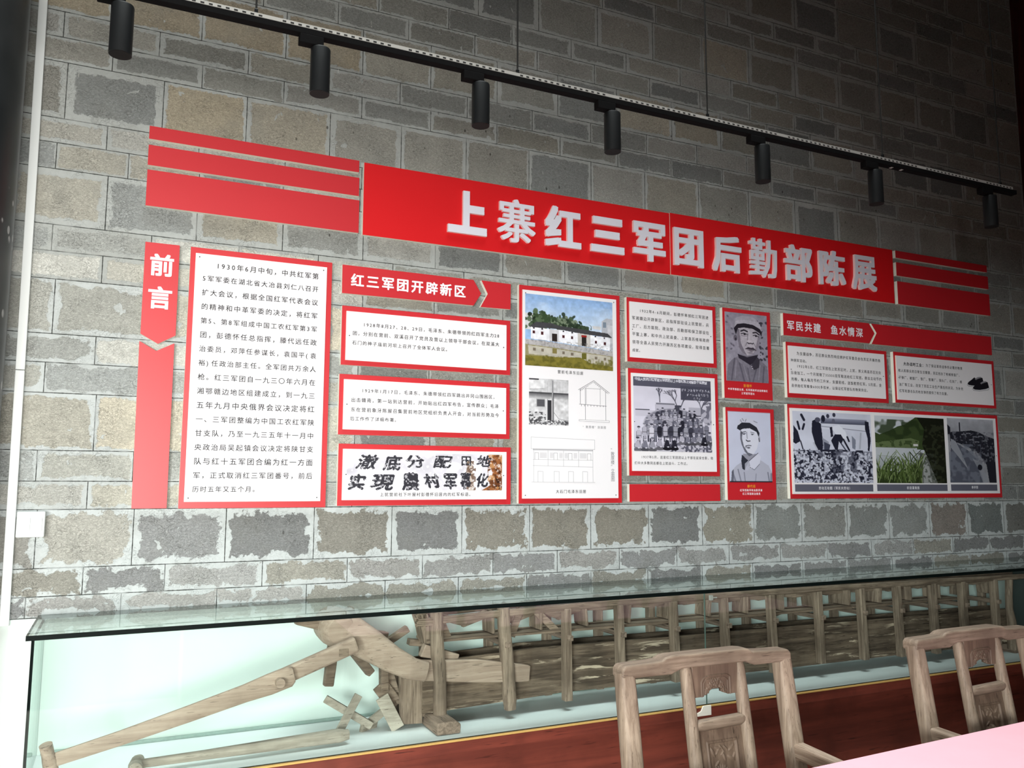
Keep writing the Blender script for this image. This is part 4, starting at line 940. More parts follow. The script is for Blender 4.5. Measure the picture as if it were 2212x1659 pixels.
R = Ras(150, 244, (196, 200, 222)); R.mott(61, 0.02, 4)
R.poly([(0.03, 1), (0.06, 0.84), (0.16, 0.77), (0.30, 0.71), (0.72, 0.68), (0.92, 0.76), (1, 0.86), (1, 1)], (176, 178, 196))
for a, b_, w_ in [((0.07, 0.86), (0.14, 0.99), 0.04), ((0.2, 0.82), (0.26, 0.98), 0.025), ((0.34, 0.86), (0.36, 0.99), 0.02), ((0.9, 0.86), (0.93, 0.99), 0.03), ((0.62, 0.88), (0.60, 0.99), 0.014), ((0.98, 0.88), (0.97, 1.0), 0.04)]:
    R.line([a, b_], w_, (92, 94, 110), 0.6)
R.poly([(0.03, 1), (0.06, 0.84), (0.10, 0.82), (0.09, 1)], (70, 72, 86), 0.7)
R.poly([(0.33, 0.60), (0.31, 0.70), (0.45, 0.78), (0.62, 0.72), (0.64, 0.60)], (150, 150, 166))
R.poly([(0.30, 0.61), (0.38, 0.66), (0.46, 0.70), (0.35, 0.83), (0.30, 0.81), (0.28, 0.70)], (48, 50, 62)); R.poly([(0.36, 0.74), (0.45, 0.69), (0.47, 0.76), (0.44, 0.83), (0.36, 0.83)], (186, 188, 206), 0.8)
R.poly([(0.46, 0.70), (0.68, 0.585), (0.74, 0.64), (0.71, 0.74), (0.58, 0.825), (0.49, 0.79)], (206, 208, 226)); R.line([(0.46, 0.70), (0.68, 0.585)], 0.012, (60, 62, 74)); R.line([(0.49, 0.79), (0.58, 0.825), (0.71, 0.74)], 0.012, (100, 102, 118))
R.ell(0.485, 0.795, 0.028, 0.016, (206, 208, 224)); R.ell(0.485, 0.795, 0.014, 0.008, (90, 92, 106))
R.poly([(0.28, 0.24), (0.27, 0.38), (0.30, 0.47), (0.37, 0.57), (0.47, 0.635), (0.58, 0.60), (0.66, 0.52), (0.71, 0.40), (0.72, 0.27), (0.5, 0.19)], (212, 214, 230))
R.poly([(0.28, 0.26), (0.27, 0.38), (0.30, 0.47), (0.37, 0.57), (0.47, 0.635), (0.56, 0.605), (0.44, 0.58), (0.35, 0.49), (0.31, 0.38), (0.33, 0.30)], (66, 68, 82), 0.75)
R.ell(0.725, 0.385, 0.025, 0.04, (180, 182, 198)); R.line([(0.71, 0.37), (0.72, 0.42)], 0.02, (64, 66, 80))
R.poly([(0.20, 0.245), (0.22, 0.20), (0.30, 0.15), (0.50, 0.15), (0.66, 0.21), (0.73, 0.30), (0.71, 0.36), (0.66, 0.285), (0.50, 0.235), (0.34, 0.245), (0.27, 0.27)], (42, 44, 54))
R.poly([(0.23, 0.20), (0.26, 0.12), (0.36, 0.085), (0.54, 0.09), (0.66, 0.14), (0.71, 0.20), (0.74, 0.29), (0.66, 0.215), (0.50, 0.155), (0.32, 0.155)], (198, 200, 218))
for a, b_ in [((0.29, 0.12), (0.31, 0.15)), ((0.33, 0.10), (0.36, 0.13)), ((0.6, 0.13), (0.68, 0.15)), ((0.42, 0.11), (0.40, 0.14))]: R.line([a, b_], 0.018, (110, 112, 128), 0.7)
R.line([(0.30, 0.30), (0.40, 0.285)], 0.018, (60, 62, 74)); R.line([(0.52, 0.29), (0.60, 0.30)], 0.018, (120, 122, 136)); R.line([(0.31, 0.315), (0.40, 0.313)], 0.014, (52, 54, 66)); R.line([(0.53, 0.315), (0.59, 0.32)], 0.014, (70, 72, 86)); R.ell(0.36, 0.322, 0.02, 0.008, (60, 62, 76)); R.ell(0.555, 0.326, 0.016, 0.007, (60, 62, 76))
R.line([(0.425, 0.29), (0.435, 0.38)], 0.02, (120, 122, 138), 0.7); R.line([(0.41, 0.405), (0.44, 0.42), (0.50, 0.415)], 0.022, (52, 54, 66)); R.line([(0.40, 0.488), (0.46, 0.478), (0.52, 0.482)], 0.018, (64, 66, 80)); R.ell(0.46, 0.512, 0.04, 0.012, (96, 98, 112), 0.9)
R.ell(0.40, 0.50, 0.02, 0.02, (90, 92, 106), 0.5)
R.rect(0, 0.985, 1, 1, (40, 40, 50)); R.rect(0, 0, 1, 0.008, (170, 130, 150))
print_on(R, 'portrait_two', t_p2, 'portrait_photo', -TH - 0.0012)

# --- labour photo
R = Ras(250, 208, (206, 210, 228)); R.mott(71, 0.06, 6)
R.grad(0.35, 0.08, 0.95, 0.16, (150, 154, 176), (76, 80, 100)); R.rect(0.37, 0.16, 0.95, 0.24, (214, 218, 234)); R.line([(0.36, 0.20), (0.95, 0.25)], 0.008, (130, 134, 154))
dk = (34, 36, 52)
R.poly([(0.01, 0.20), (0.06, 0.28), (0.09, 0.42), (0.03, 0.46), (0.0, 0.44)], dk); R.line([(0.06, 0.15), (0.08, 0.25)], 0.025, dk); R.line([(0.11, 0.05), (0.14, 0.12)], 0.03, dk); R.line([(0.14, 0.18), (0.12, 0.25)], 0.025, dk); R.line([(0.09, 0.42), (0.115, 0.53)], 0.014, dk)
R.poly([(0.24, 0.13), (0.29, 0.10), (0.35, 0.17), (0.36, 0.32), (0.37, 0.44), (0.36, 0.54), (0.28, 0.54), (0.26, 0.42), (0.23, 0.28)], dk); R.ell(0.31, 0.11, 0.035, 0.035, (80, 82, 100)); R.line([(0.25, 0.44), (0.29, 0.53)], 0.02, (190, 194, 210))
R.ell(0.38, 0.09, 0.025, 0.05, dk); R.ell(0.51, 0.12, 0.02, 0.035, (96, 98, 116)); R.ell(0.44, 0.05, 0.02, 0.03, (60, 62, 80)); R.ell(0.52, 0.03, 0.02, 0.03, (60, 62, 80))
R.poly([(0.36, 0.36), (0.44, 0.42), (0.45, 0.52), (0.37, 0.53)], (150, 154, 172)); R.poly([(0.38, 0.42), (0.46, 0.46), (0.44, 0.54), (0.38, 0.53)], (66, 70, 88))
R.poly([(0.47, 0.20), (0.58, 0.17), (0.66, 0.26), (0.69, 0.38), (0.62, 0.36), (0.53, 0.30)], (226, 230, 244)); R.poly([(0.46, 0.21), (0.49, 0.20), (0.50, 0.34), (0.47, 0.35)], dk)
R.poly([(0.52, 0.31), (0.60, 0.31), (0.63, 0.37), (0.60, 0.45), (0.57, 0.41), (0.55, 0.54), (0.515, 0.52), (0.47, 0.40)], dk); R.line([(0.63, 0.38), (0.70, 0.53)], 0.022, dk); R.line([(0.60, 0.44), (0.66, 0.54)], 0.016, (70, 74, 92)); R.line([(0.68, 0.34), (0.70, 0.40)], 0.022, dk)
R.poly([(0.74, 0.32), (0.79, 0.38), (0.78, 0.52), (0.74, 0.5)], (128, 134, 152)); R.line([(0.86, 0.28), (0.84, 0.5)], 0.02, (170, 176, 192))
R.poly([(0.92, 0.10), (0.97, 0.11), (0.98, 0.25), (0.99, 0.38), (0.965, 0.54), (0.945, 0.53), (0.95, 0.36), (0.92, 0.22)], dk)
R.grad(0, 0.545, 1, 1, (140, 144, 162), (196, 200, 218)); R.speck(72, 20, 0.47, 0.51, (0, 0.53, 1, 0.95), dk, 0.95); R.speck(73, 46, 0.53, 0.57, (0, 0.56, 1, 1), (214, 218, 234), 0.85); R.speck(74, 12, 0.5, 0.6, (0.25, 0.52, 0.85, 0.85), dk, 0.55); R.speck(75, 60, 0.56, 0.6, (0, 0.85, 1, 1), dk, 0.8)
print_on(R, 'labour', t_long, 'labour_photo')

# --- field photo
R = Ras(220, 206, (190, 196, 206)); R.grad(0, 0, 1, 0.3, (206, 210, 220), (176, 184, 192))
R.poly([(0, 0.25), (0.06, 0.28), (0.20, 0.22), (0.32, 0.15), (0.42, 0.12), (0.58, 0.0), (1, 0), (1, 0.5), (0, 0.48)], (58, 74, 42)); R.speck(81, 9, 0.45, 0.6, (0, 0.05, 0.7, 0.42), (38, 52, 28), 0.8)
R.poly([(0, 0.40), (0.25, 0.36), (0.5, 0.32), (0.62, 0.36), (0.6, 0.48), (0, 0.47)], (96, 112, 74)); R.speck(82, 26, 0.5, 0.58, (0, 0.36, 0.6, 0.47), (50, 66, 36), 0.7)
R.poly([(0.60, 0.0), (1, 0), (1, 1), (0.86, 1), (0.72, 0.60), (0.66, 0.42), (0.70, 0.18)], (24, 28, 18)); R.speck(83, 22, 0.52, 0.6, (0.66, 0.1, 1, 1), (58, 64, 46), 0.6)
R.rect(0, 0.465, 0.58, 0.70, (186, 192, 200)); R.grad(0, 0.60, 0.62, 0.80, (176, 182, 190), (150, 158, 160)); R.line([(0, 0.47), (0.56, 0.47)], 0.008, (112, 122, 100)); R.line([(0.02, 0.59), (0.34, 0.61)], 0.006, (140, 150, 140)); R.rect(0.53, 0.41, 0.60, 0.44, (206, 206, 206))
R.poly([(0.62, 0.52), (0.70, 0.56), (0.86, 1.0), (0.58, 1.0)], (112, 116, 112)); R.poly([(0.66, 0.58), (0.72, 0.58), (0.78, 1), (0.66, 1)], (156, 160, 160)); R.speck(84, 30, 0.55, 0.65, (0.56, 0.55, 0.86, 1), (60, 66, 58), 0.6)
rr = random.Random(6)
R.poly([(0, 0.78), (0.3, 0.84), (0.5, 0.72), (0.62, 0.70), (0.62, 1), (0, 1)], (48, 60, 32))
for k in range(150):
    x = rr.uniform(0, 0.64); y = rr.uniform(0.80, 1.02); L = rr.uniform(0.12, 0.34) * (1 if x > 0.35 or x < 0.15 else 0.7); a = rr.uniform(-0.5, 0.6)
    R.line([(x, y), (x + a * L * 0.4, y - L * 0.6), (x + a * L * 1.1, y - L)], rr.uniform(0.006, 0.014), rr.choice([(66, 84, 40), (96, 116, 66), (36, 48, 24), (128, 146, 96), (80, 98, 52)]))
print_on(R, 'field', t_long, 'field_photo')

# --- village photo
R = Ras(150, 200, (150, 152, 160)); R.grad(0, 0, 1, 0.28, (172, 174, 184), (140, 142, 150)); R.mott(91, 0.10, 8)
R.poly([(0, 0.10), (0.06, 0.14), (0.06, 0.24), (0, 0.26)], (36, 38, 48)); R.rect(0.25, 0.06, 0.275, 0.22, (40, 42, 52))
R.poly([(0.04, 0.22), (0.30, 0.20), (0.5, 0.18), (0.66, 0.20), (0.82, 0.26), (1, 0.30), (1, 1), (0.84, 1), (0.8, 0.72), (0.62, 0.52), (0.40, 0.44), (0.2, 0.38), (0.10, 0.40), (0.05, 0.36)], (34, 36, 46))
R.speck(92, 26, 0.54, 0.62, (0.1, 0.2, 1, 0.7), (110, 112, 122), 0.8)
for x, y in [(0.34, 0.25), (0.44, 0.23), (0.58, 0.28), (0.7, 0.27), (0.8, 0.34), (0.62, 0.36), (0.5, 0.33)]: R.ell(x, y, 0.055, 0.012, (120, 122, 132)); R.line([(x, y + 0.02), (x + 0.01, y + 0.16)], 0.05, (40, 42, 52), 0.8)
R.poly([(0.05, 0.42), (0.2, 0.40), (0.42, 0.50), (0.60, 0.64), (0.72, 1), (0, 1)], (86, 90, 104)); R.poly([(0.06, 0.32), (0.16, 0.36), (0.26, 0.52), (0.4, 0.8), (0.2, 0.6), (0.05, 0.46)], (146, 150, 160)); R.speck(93, 10, 0.5, 0.62, (0, 0.4, 0.7, 1), (120, 126, 140), 0.7)
R.poly([(0.5, 0.62), (0.66, 0.68), (0.8, 0.92), (0.82, 1), (0.7, 1), (0.62, 0.8)], (150, 154, 164), 0.8); R.ell(0.62, 0.70, 0.05, 0.03, (130, 134, 144)); R.ell(0.65, 0.76, 0.05, 0.045, (30, 32, 42))
print_on(R, 'march', t_long, 'village_photo')
bars = [MB().prism(rect(PICS[k]), YP, YS + 0.0002, 0).build('caption_bar', [M['grey_bar']], t_long) for k in ('bar1', 'bar2', 'bar3')]
for bar, (s, x0, x1, z) in zip(bars, TEXT['long']):
    b = MB(); text_line(b, s, x0, x1, z, YP - 0.0006, 0.0215 if len(s) > 3 else 0.02, 0.012); b.build('lettering', M['white_ink'], bar)

# --- picture of the cloth shoes
R = Ras(120, 92, (238, 236, 240))
for dx, dy in ((0.0, 0.0), (0.22, 0.22)):
    P = lambda pts: [(x + dx, y + dy) for x, y in pts]
    R.poly(P([(0.02, 0.52), (0.0, 0.60), (0.05, 0.66), (0.30, 0.68), (0.70, 0.58), (0.76, 0.46), (0.72, 0.36), (0.3, 0.5)]), (216, 216, 222)); R.line(P([(0.0, 0.58), (0.06, 0.66), (0.30, 0.68), (0.70, 0.58), (0.76, 0.48)]), 0.012, (120, 120, 128))
    R.poly(P([(0.02, 0.54), (0.08, 0.42), (0.22, 0.28), (0.34, 0.14), (0.42, 0.22), (0.58, 0.10), (0.70, 0.14), (0.75, 0.44), (0.60, 0.53), (0.32, 0.61), (0.1, 0.60)]), (26, 26, 34))
    R.poly(P([(0.36, 0.22), (0.48, 0.12), (0.62, 0.08), (0.66, 0.13), (0.54, 0.20), (0.42, 0.30)]), (150, 150, 158)); R.line(P([(0.42, 0.28), (0.54, 0.20), (0.68, 0.14)]), 0.02, (18, 18, 24))
print_on(R, 'shoes', t_da, 'shoes_picture')
b = MB()
for s, x0, x1, z in TEXT['da_t']: text_line(b, s, x0, x1, z, YT, 0.026, 0.03)
b.build('bold_lettering', M['ink'], t_da)

# ------------------------------------------------------------------ lighting track with spotlights
YL = -0.90
rail = thing('lighting_track', 'long black lighting track hung on wires above the boards', 'lighting track', (1.64, YL, 2.85))
MB().box(-0.50, 3.727, YL - 0.015, YL + 0.015, 2.850, 2.869).build('rail', M['matt_black'], rail, 0.0015)
MB().box(3.727, 3.742, YL - 0.0155, YL + 0.0155, 2.8495, 2.8695).build('end_cap', M['matt_black'], rail, 0.002)
b = MB().box(-0.50, 3.715, YL - 0.0150, YL - 0.0130, 2.8692, 2.8808, 0)
b.box(-0.50, 3.715, YL - 0.0130, YL + 0.008, 2.8692, 2.8702, 0)
x = -0.46; k = 0
while x < 3.70:
    if k % 17 not in (0, 1): b.box(x, x + 0.0105, YL - 0.0154, YL - 0.0148, 2.8712, 2.8765, 1)
    x += 0.0232; k += 1
o = b.build('perforated_strip', [M['white_metal'], M['slot']], rail); o['label'] = 'white perforated strip'
for wx in (0.30, 1.161, 1.962, 2.888, 3.649):
    w = MB().tube([(wx, YL, 2.895), (wx, YL, 5.2)], 0.0030, 8).build('suspension_wire', M['wire'], rail, smooth=True)
    MB().box(wx - 0.005, wx + 0.005, YL - 0.004, YL + 0.004, 2.868, 2.900).build('wire_clip', M['black_metal'], w, 0.001)
    MB().lathe((wx, YL, 5.17), [(0.02, 0.0), (0.03, 0.012), (0.03, 0.03)], 16).build('ceiling_cup', M['black_metal'], w)
for a in (2.93, 2.99): MB().box(a, a + 0.012, YL - 0.008, YL + 0.006, 2.8488, 2.8502).build('label_tab', M['white_metal'], rail)

spot_names = ['leftmost black spotlight on the track, cut off by the top of the picture', 'black spotlight above the right end of the left stripe boards', 'third black spotlight from the left, next to the first visible wire',
              'middle of the seven black spotlights on the track', 'third black spotlight from the right end of the track', 'second black spotlight from the right end of the track', 'rightmost black spotlight, hanging at the end of the track']
spots_x = [-0.056, 0.494, 1.026, 1.537, 2.225, 2.838, 3.567]
def make_spot(x):
    t = thing('track_spotlight', spot_names[0], 'spotlight', (x, YL, 2.674), 'spotlights on the track')
    MB().box(x - 0.066, x + 0.006, YL - 0.016, YL + 0.016, 2.8215, 2.8500).build('track_adapter', M['matt_black'], t, 0.002)
    MB().tube([(x, YL, 2.815), (x, YL, 2.8235)], 0.008, 14).build('stem', M['black_metal'], t, smooth=True)
    MB().lathe((x, YL, 2.674), [(0.0300, 0.0), (0.0300, 0.140), (0.0288, 0.1435), (0.005, 0.144)], 40).build('housing', M['black_metal'], t, smooth=True)
    MB().lathe((x, YL, 2.6733), [(0.0285, 0.0), (0.0285, 0.0012)], 32).build('lens', M['black_lens'], t)
    return t
sp0 = make_spot(spots_x[0])
for x, nm in zip(spots_x[1:], spot_names[1:]): copy_thing(sp0, (x, YL, 2.674), 0, nm)

# ------------------------------------------------------------------ showcase
XL, XR = -0.2075, 5.15
def shear(o, k=0.0032, x0=0.0):
    for v in o.data.vertices: v.co.z += k * (v.co.x - x0)
    return o
case = thing('display_case', 'long glass showcase on a dark red wooden base along the wall', 'display case', (2.5, -0.22, 0.0))
b = MB().box(XL + 0.01, XR, -0.405, -0.0006, 0.0, 0.548)
shear(b.build('cabinet', M['mahogany'], case, 0.003), 0.0025)
shear(MB().box(XL - 0.005, XR, -0.435, -0.0006, 0.538, 0.5785).build('top_band', M['mahogany'], case, 0.002), 0.0025)
shear(MB().box(XL - 0.006, XR, -0.4365, -0.417, 0.5788, 0.5838).build('gold_strip', M['gold'], case, 0.001), 0.0025)
shear(MB().box(XL - 0.004, XR, -0.4165, -0.0006, 0.5788, 0.5855).build('deck', M['deck'], case, 0.001), 0.0025)
shear(MB().box(XL + 0.02, XR, -0.012, -0.0006, 0.5856, 0.597).build('sealant_strip', plain('grey_sealant', lin(150, 168, 162), 0.8, 0.2, 60), case, 0.003), 0.0025)
def pane(x0, x1, y0, y1, z0, z1, name, big, k0, k1, seam=None):
    """glass box whose narrow faces are dark edge glass; bottom sheared by k0, top by k1"""
    b = MB()
    vs = []
    for z, k in ((z0, k0), (z1, k1)):
        vs += [(x0, y0, z + k * x0), (x1, y0, z + k * x1), (x1, y1, z + k * x1), (x0, y1, z + k * x0)]
    fs = [(0, 3, 2, 1), (4, 5, 6, 7), (0, 1, 5, 4), (1, 2, 6, 5), (2, 3, 7, 6), (3, 0, 4, 7)]
    kinds = ['z', 'z', 'y', 'x', 'y', 'x']
    o = len(b.v); b.v.extend(vs)
    for n_, (f, kd) in enumerate(zip(fs, kinds)): b.f.append([o + i for i in f]); b.m.append(0 if kd == big else (2 if n_ == seam else 1))
    return b.build(name, [M['glass'], M['glass_edge'], M['seam_glass']], case)
XS = 2.2655
pane(XL, XS - 0.0005, -0.424, -0.416, 0.5858, 1.0335, 'front_glass', 'y', 0.0025, 0.0045, 3)
pane(XS + 0.0005, XR, -0.424, -0.416, 0.5858, 1.0335, 'front_glass', 'y', 0.0025, 0.0045, 5)
pane(XL, XL + 0.008, -0.4155, -0.0012, 0.5858, 1.0335, 'side_glass', 'x', 0.0025, 0.0045)
pane(XL - 0.014, XR, -0.441, -0.0012, 1.0340, 1.0490, 'top_glass', 'z', 0.0045, 0.0045)
MB().box(4.80, 4.815, -0.412, -0.0015, 0.602, 1.050).build('end_shade_panel', plain('painted_shade_grey', lin(58, 66, 66), 0.5, 0.1, 8), case, 0.001)  # added dark sheet, its colour stands in for shade at the case end
b = MB().box(2.300, 2.316, -0.4155, -0.405, 1.010, 1.030).tube([(2.308, -0.412, 1.020), (2.338, -0.412, 1.020)], 0.003, 8)
b.build('glass_clip', M['white_metal'], case, 0.001)
o = MB().prism([(2.202, 0.553), (2.272, 0.553), (2.272, 0.592), (2.232, 0.592), (2.220, 0.572), (2.202, 0.566)], -0.441, -0.4355).build('joint_plate', M['foam'], case, 0.001)
o['label'] = 'cream joint plate'

# ------------------------------------------------------------------ wooden chain pump in the showcase
pump = thing('chain_pump', 'long weathered wooden chain pump with trough and paddles inside the showcase', 'water pump', (2.8, -0.17, 0.6))
YFP, YBP = -0.257, -0.083
px = [1.690, 1.945, 2.220, 2.500, 2.770, 3.060, 3.335, 3.590, 3.845, 4.070, 4.320]
rr = random.Random(21)
jit = lambda s: rr.uniform(-s, s)
# two stout round posts at the head
MB().tube([(1.148, YFP, 0.632), (1.146, YFP, 0.74), (1.135, YFP - 0.003, 0.85), (1.130, YFP, 0.94), (1.128, YFP, 1.012)], [0.025, 0.024, 0.026, 0.024, 0.024], 14, power=2.6).build('post', M['pump_z'], pump, smooth=True)
MB().tube([(1.438, YFP - 0.004, 0.622), (1.436, YFP - 0.004, 0.66), (1.424, YFP, 0.82), (1.414, YFP, 0.92), (1.408, YFP, 1.010)], [0.022, 0.026, 0.026, 0.025, 0.023], 14, power=2.8).build('post', M['pump_z'], pump, smooth=True)
for i, x in enumerate(px):
    zb = 0.640 + 0.006 * ((i * 3) % 4) - (0.012 if i == 0 else 0)
    MB().beam((x + 0.008 + jit(.004), YFP, zb), (x + jit(.004), YFP, 0.992), 0.034 + jit(.003), 0.036, up=(0, 1, 0), w1=0.031).build('post', M['pump_z'], pump, 0.003)
MB().tube([(4.452, YFP, 0.615), (4.452, YFP, 0.76), (4.440, YFP, 0.83), (4.444, YFP, 0.90), (4.455, YFP, 0.985)], [0.026, 0.022, 0.017, 0.017, 0.018], 12, power=3).build('post', M['pump_z'], pump, smooth=True)
for x in [1.14, 1.42] + px + [4.46]:
    MB().beam((x + 0.004, YBP, 0.612), (x, YBP, 0.985), 0.034, 0.034, up=(0, 1, 0)).build('post', M['pump_z'], pump, 0.003)
for yy in (YFP, YBP):
    MB().tube([(1.10, yy, 0.978), (1.40, yy, 0.990), (1.945, yy, 1.002), (3.05, yy, 1.003), (4.0, yy, 0.999), (4.72, yy, 0.996)], [0.013, 0.0135, 0.014, 0.014, 0.015, 0.014], 8, power=5, flat=(1.0, 0.95)).build('top_rail', M['pump_x'], pump)
# side boards, floor plank and middle plank of the trough
for nm, y0, y1 in (('trough_side', -0.237, -0.219), ('trough_side', -0.118, -0.102)):
    top = [(1.085, 0.822), (1.55, 0.842), (2.3, 0.837), (3.08, 0.835), (4.5, 0.826)]; bot = [(4.5, 0.640), (3.7, 0.648), (2.8, 0.648), (1.68, 0.655), (1.085, 0.635)]
    MB().prism(top + bot, y0, y1).build(nm, M['trough'], pump, 0.002)
MB().box(1.09, 4.5, -0.2188, -0.1182, 0.652, 0.668).build('trough_floor', M['trough'], pump)
for x0, x1 in ((1.10, 2.215), (2.217, 3.31), (3.312, 4.10)):
    MB().box(x0, x1, -0.232, -0.105, 0.893, 0.903).build('slide_plank', M['pump_x'], pump, 0.002)
for i, x in enumerate([1.41] + px):
    z = 0.872 + (0.004 if i % 2 else 0)
    MB().beam((x + 0.008, YFP - 0.030, z), (x + 0.008, YBP + 0.03, z), 0.024, 0.022).build('crossbar', M['pump_y'], pump, 0.003)
# paddles and the links between them
x = 1.17; n = 0
xs = []
while x < 4.40: xs.append(x); x += 0.214
for i, x in enumerate(xs):
    t = jit(0.12)
    MB().beam((x - 0.045 * t, -0.166, 0.906), (x + 0.045 * t, -0.166, 0.985), 0.105, 0.011, up=(1, 0, 0)).build('paddle', M['pump_z'], pump, 0.002)
    if i + 1 < len(xs):
        x2 = xs[i + 1]; sag = 0.030 if i in (0, 1, 2) else 0.006 + jit(0.004)
        xm = (x + x2) / 2
        MB().beam((x + 0.008, -0.166, 0.978), (xm + 0.01, -0.166, 0.976 - sag), 0.030, 0.026).build('link', M['pump_x'], pump, 0.003)
        MB().beam((xm - 0.01, -0.166, 0.976 - sag), (x2 - 0.008, -0.166, 0.978), 0.026, 0.030).build('link', M['pump_x'], pump, 0.003)
# braces in the first open bay
for a, c in (((1.475, -0.19, 0.885), (1.515, -0.19, 0.995)), ((1.575, -0.20, 0.985), (1.675, -0.20, 0.895)), ((2.83, -0.15, 0.872), (2.92, -0.15, 0.893)), ((1.20, -0.19, 0.90), (1.16, -0.19, 0.99))):
    MB().beam(a, c, 0.03, 0.016, up=(0, 1, 0)).build('brace', M['pump_x'], pump, 0.002)
# head: foot block, end boards, arm plank and carved arm
MB().prism([(1.095, 0.590), (1.188, 0.590), (1.190, 0.622), (1.170, 0.636), (1.098, 0.634)], -0.372, -0.20).build('foot_block', M['pump_y'], pump, 0.006)
MB().prism([(1.002, 0.606), (1.088, 0.600), (1.088, 0.79), (0.995, 0.80)], -0.232, -0.212).build('end_board', M['pump_z'], pump, 0.003)
MB().box(1.084, 1.13, -0.225, -0.205, 0.622, 0.80).build('end_board', M['pump_z'], pump, 0.003)
MB().prism([(1.002, 0.606), (1.088, 0.600), (1.088, 0.79), (0.995, 0.80)], -0.125, -0.105).build('end_board', M['pump_z'], pump, 0.003)
MB().box(4.44, 4.53, -0.275, -0.07, 0.596, 0.655).build('tail_foot', M['pump_y'], pump, 0.004)
MB().prism([(1.06, 0.838), (1.30, 0.822), (1.50, 0.786), (1.528, 0.779), (1.523, 0.720), (1.49, 0.720), (1.30, 0.735), (1.06, 0.764)], -0.262, -0.2375).build('arm_plank', M['pale_wood'], pump, 0.004)
MB().prism([(1.075, 0.845), (1.095, 0.890), (1.235, 0.842), (1.225, 0.812)], -0.236, -0.20).build('wedge_block', M['pale_wood'], pump, 0.004)
MB().tube([(0.735, -0.215, 0.985), (0.80, -0.235, 0.955), (0.872, -0.25, 0.908), (0.955, -0.265, 0.852), (1.03, -0.268, 0.812), (1.085, -0.268, 0.797)], [0.055, 0.064, 0.058, 0.048, 0.041, 0.037], 18, flat=(0.62, 1.0), power=2.5).build('carved_arm', M['pale_wood'], pump, smooth=True)
MB().tube([(0.762, -0.27, 0.968), (0.762, -0.25, 0.968), (0.762, -0.17, 0.968), (0.762, -0.09, 0.968), (0.762, -0.07, 0.968)], [0.048, 0.066, 0.070, 0.066, 0.048], 24).build('hub', M['pale_wood'], pump, smooth=True)
MB().tube([(0.762, -0.20, 0.968), (0.762, -0.05, 0.968)], 0.022, 14).build('axle', M['pump_y'], pump, smooth=True)
for a, c in (((0.71, -0.17, 0.975), (0.615, -0.18, 1.004)), ((0.75, -0.20, 0.915), (0.733, -0.205, 0.765)), ((0.82, -0.15, 0.945), (0.975, -0.12, 0.912)), ((0.80, -0.13, 0.92), (0.918, -0.11, 0.775)), ((0.80, -0.13, 1.0), (0.84, -0.12, 1.02))):
    MB().beam(a, c, 0.040, 0.032, w1=0.036).build('lug', M['pump_x'], pump, 0.005)
MB().beam((0.805, -0.318, 0.928), (0.535, -0.318, 0.832), 0.034, 0.054).build('crank', M['pale_wood'], pump, 0.008)
MB().box(0.738, 0.772, -0.338, -0.334, 0.892, 0.918).build('tenon', M['pump_x'], pump, 0.002)
# pieces of chain hanging at the head
for a, c, w, h in (((0.972, -0.15, 0.895), (1.050, -0.15, 0.940), 0.03, 0.026), ((1.06, -0.13, 0.885), (1.13, -0.13, 0.875), 0.04, 0.024), ((0.945, -0.19, 0.81), (0.948, -0.19, 0.720), 0.03, 0.036), ((0.960, -0.17, 0.83), (1.00, -0.17, 0.70), 0.03, 0.022), ((0.95, -0.17, 0.715), (1.03, -0.15, 0.690), 0.05, 0.03), ((0.985, -0.17, 0.685), (1.06, -0.15, 0.655), 0.09, 0.014), ((0.93, -0.19, 0.75), (0.995, -0.19, 0.665), 0.06, 0.014), ((0.97, -0.14, 0.66), (1.01, -0.14, 0.60), 0.04, 0.02)):
    MB().beam(a, c, w, h, up=(0, 1, 0) if abs(c[2] - a[2]) > abs(c[0] - a[0]) else (0, 0, 1)).build('hanging_link', M['pump_x'], pump, 0.003)
MB().prism([(1.06, 1.02), (1.10, 1.02), (1.135, 0.95), (1.135, 0.88), (1.10, 0.885), (1.085, 0.95)], -0.21, -0.13).build('hanging_link', M['pump_z'], pump, 0.003)
b = MB()
for k in range(3):
    b.tube([(1.05 + 0.02 * k, YFP + 0.012 * math.cos(t) , 0.982 + 0.020 * math.sin(t)) for t in [i * 2 * math.pi / 12 for i in range(13)]], 0.004, 6)
for k in range(4): b.tube([(1.045 + 0.002 * k, YFP - 0.014, 0.970 + 0.006 * k), (1.11, YFP - 0.016, 0.968 + 0.007 * k)], 0.004, 6)
b.build('rope', M['pump_x'], pump, smooth=True)

rod = thing('crank_rod', 'long pale wooden rod with a T handle, pegged to the pump crank', 'wooden rod', (0.2, -0.33, 0.6))
MB().tube([(-0.13, -0.352, 0.662), (0.05, -0.352, 0.704), (0.25, -0.352, 0.756), (0.42, -0.352, 0.802), (0.50, -0.352, 0.824), (0.565, -0.352, 0.844), (0.580, -0.352, 0.848)], [0.021, 0.0235, 0.027, 0.030, 0.036, 0.036, 0.024], 14, flat=(0.40, 1.0), power=3.2).build('shaft', M['pale_wood'], rod, smooth=True)
MB().tube([(-0.155, -0.365, 0.712), (-0.142, -0.352, 0.66), (-0.130, -0.340, 0.592)], [0.019, 0.021, 0.020], 14).build('handle', M['pale_wood'], rod, smooth=True)
MB().tube([(0.530, -0.300, 0.832), (0.530, -0.392, 0.832)], 0.0155, 14).build('peg', M['pale_wood'], rod, smooth=True)

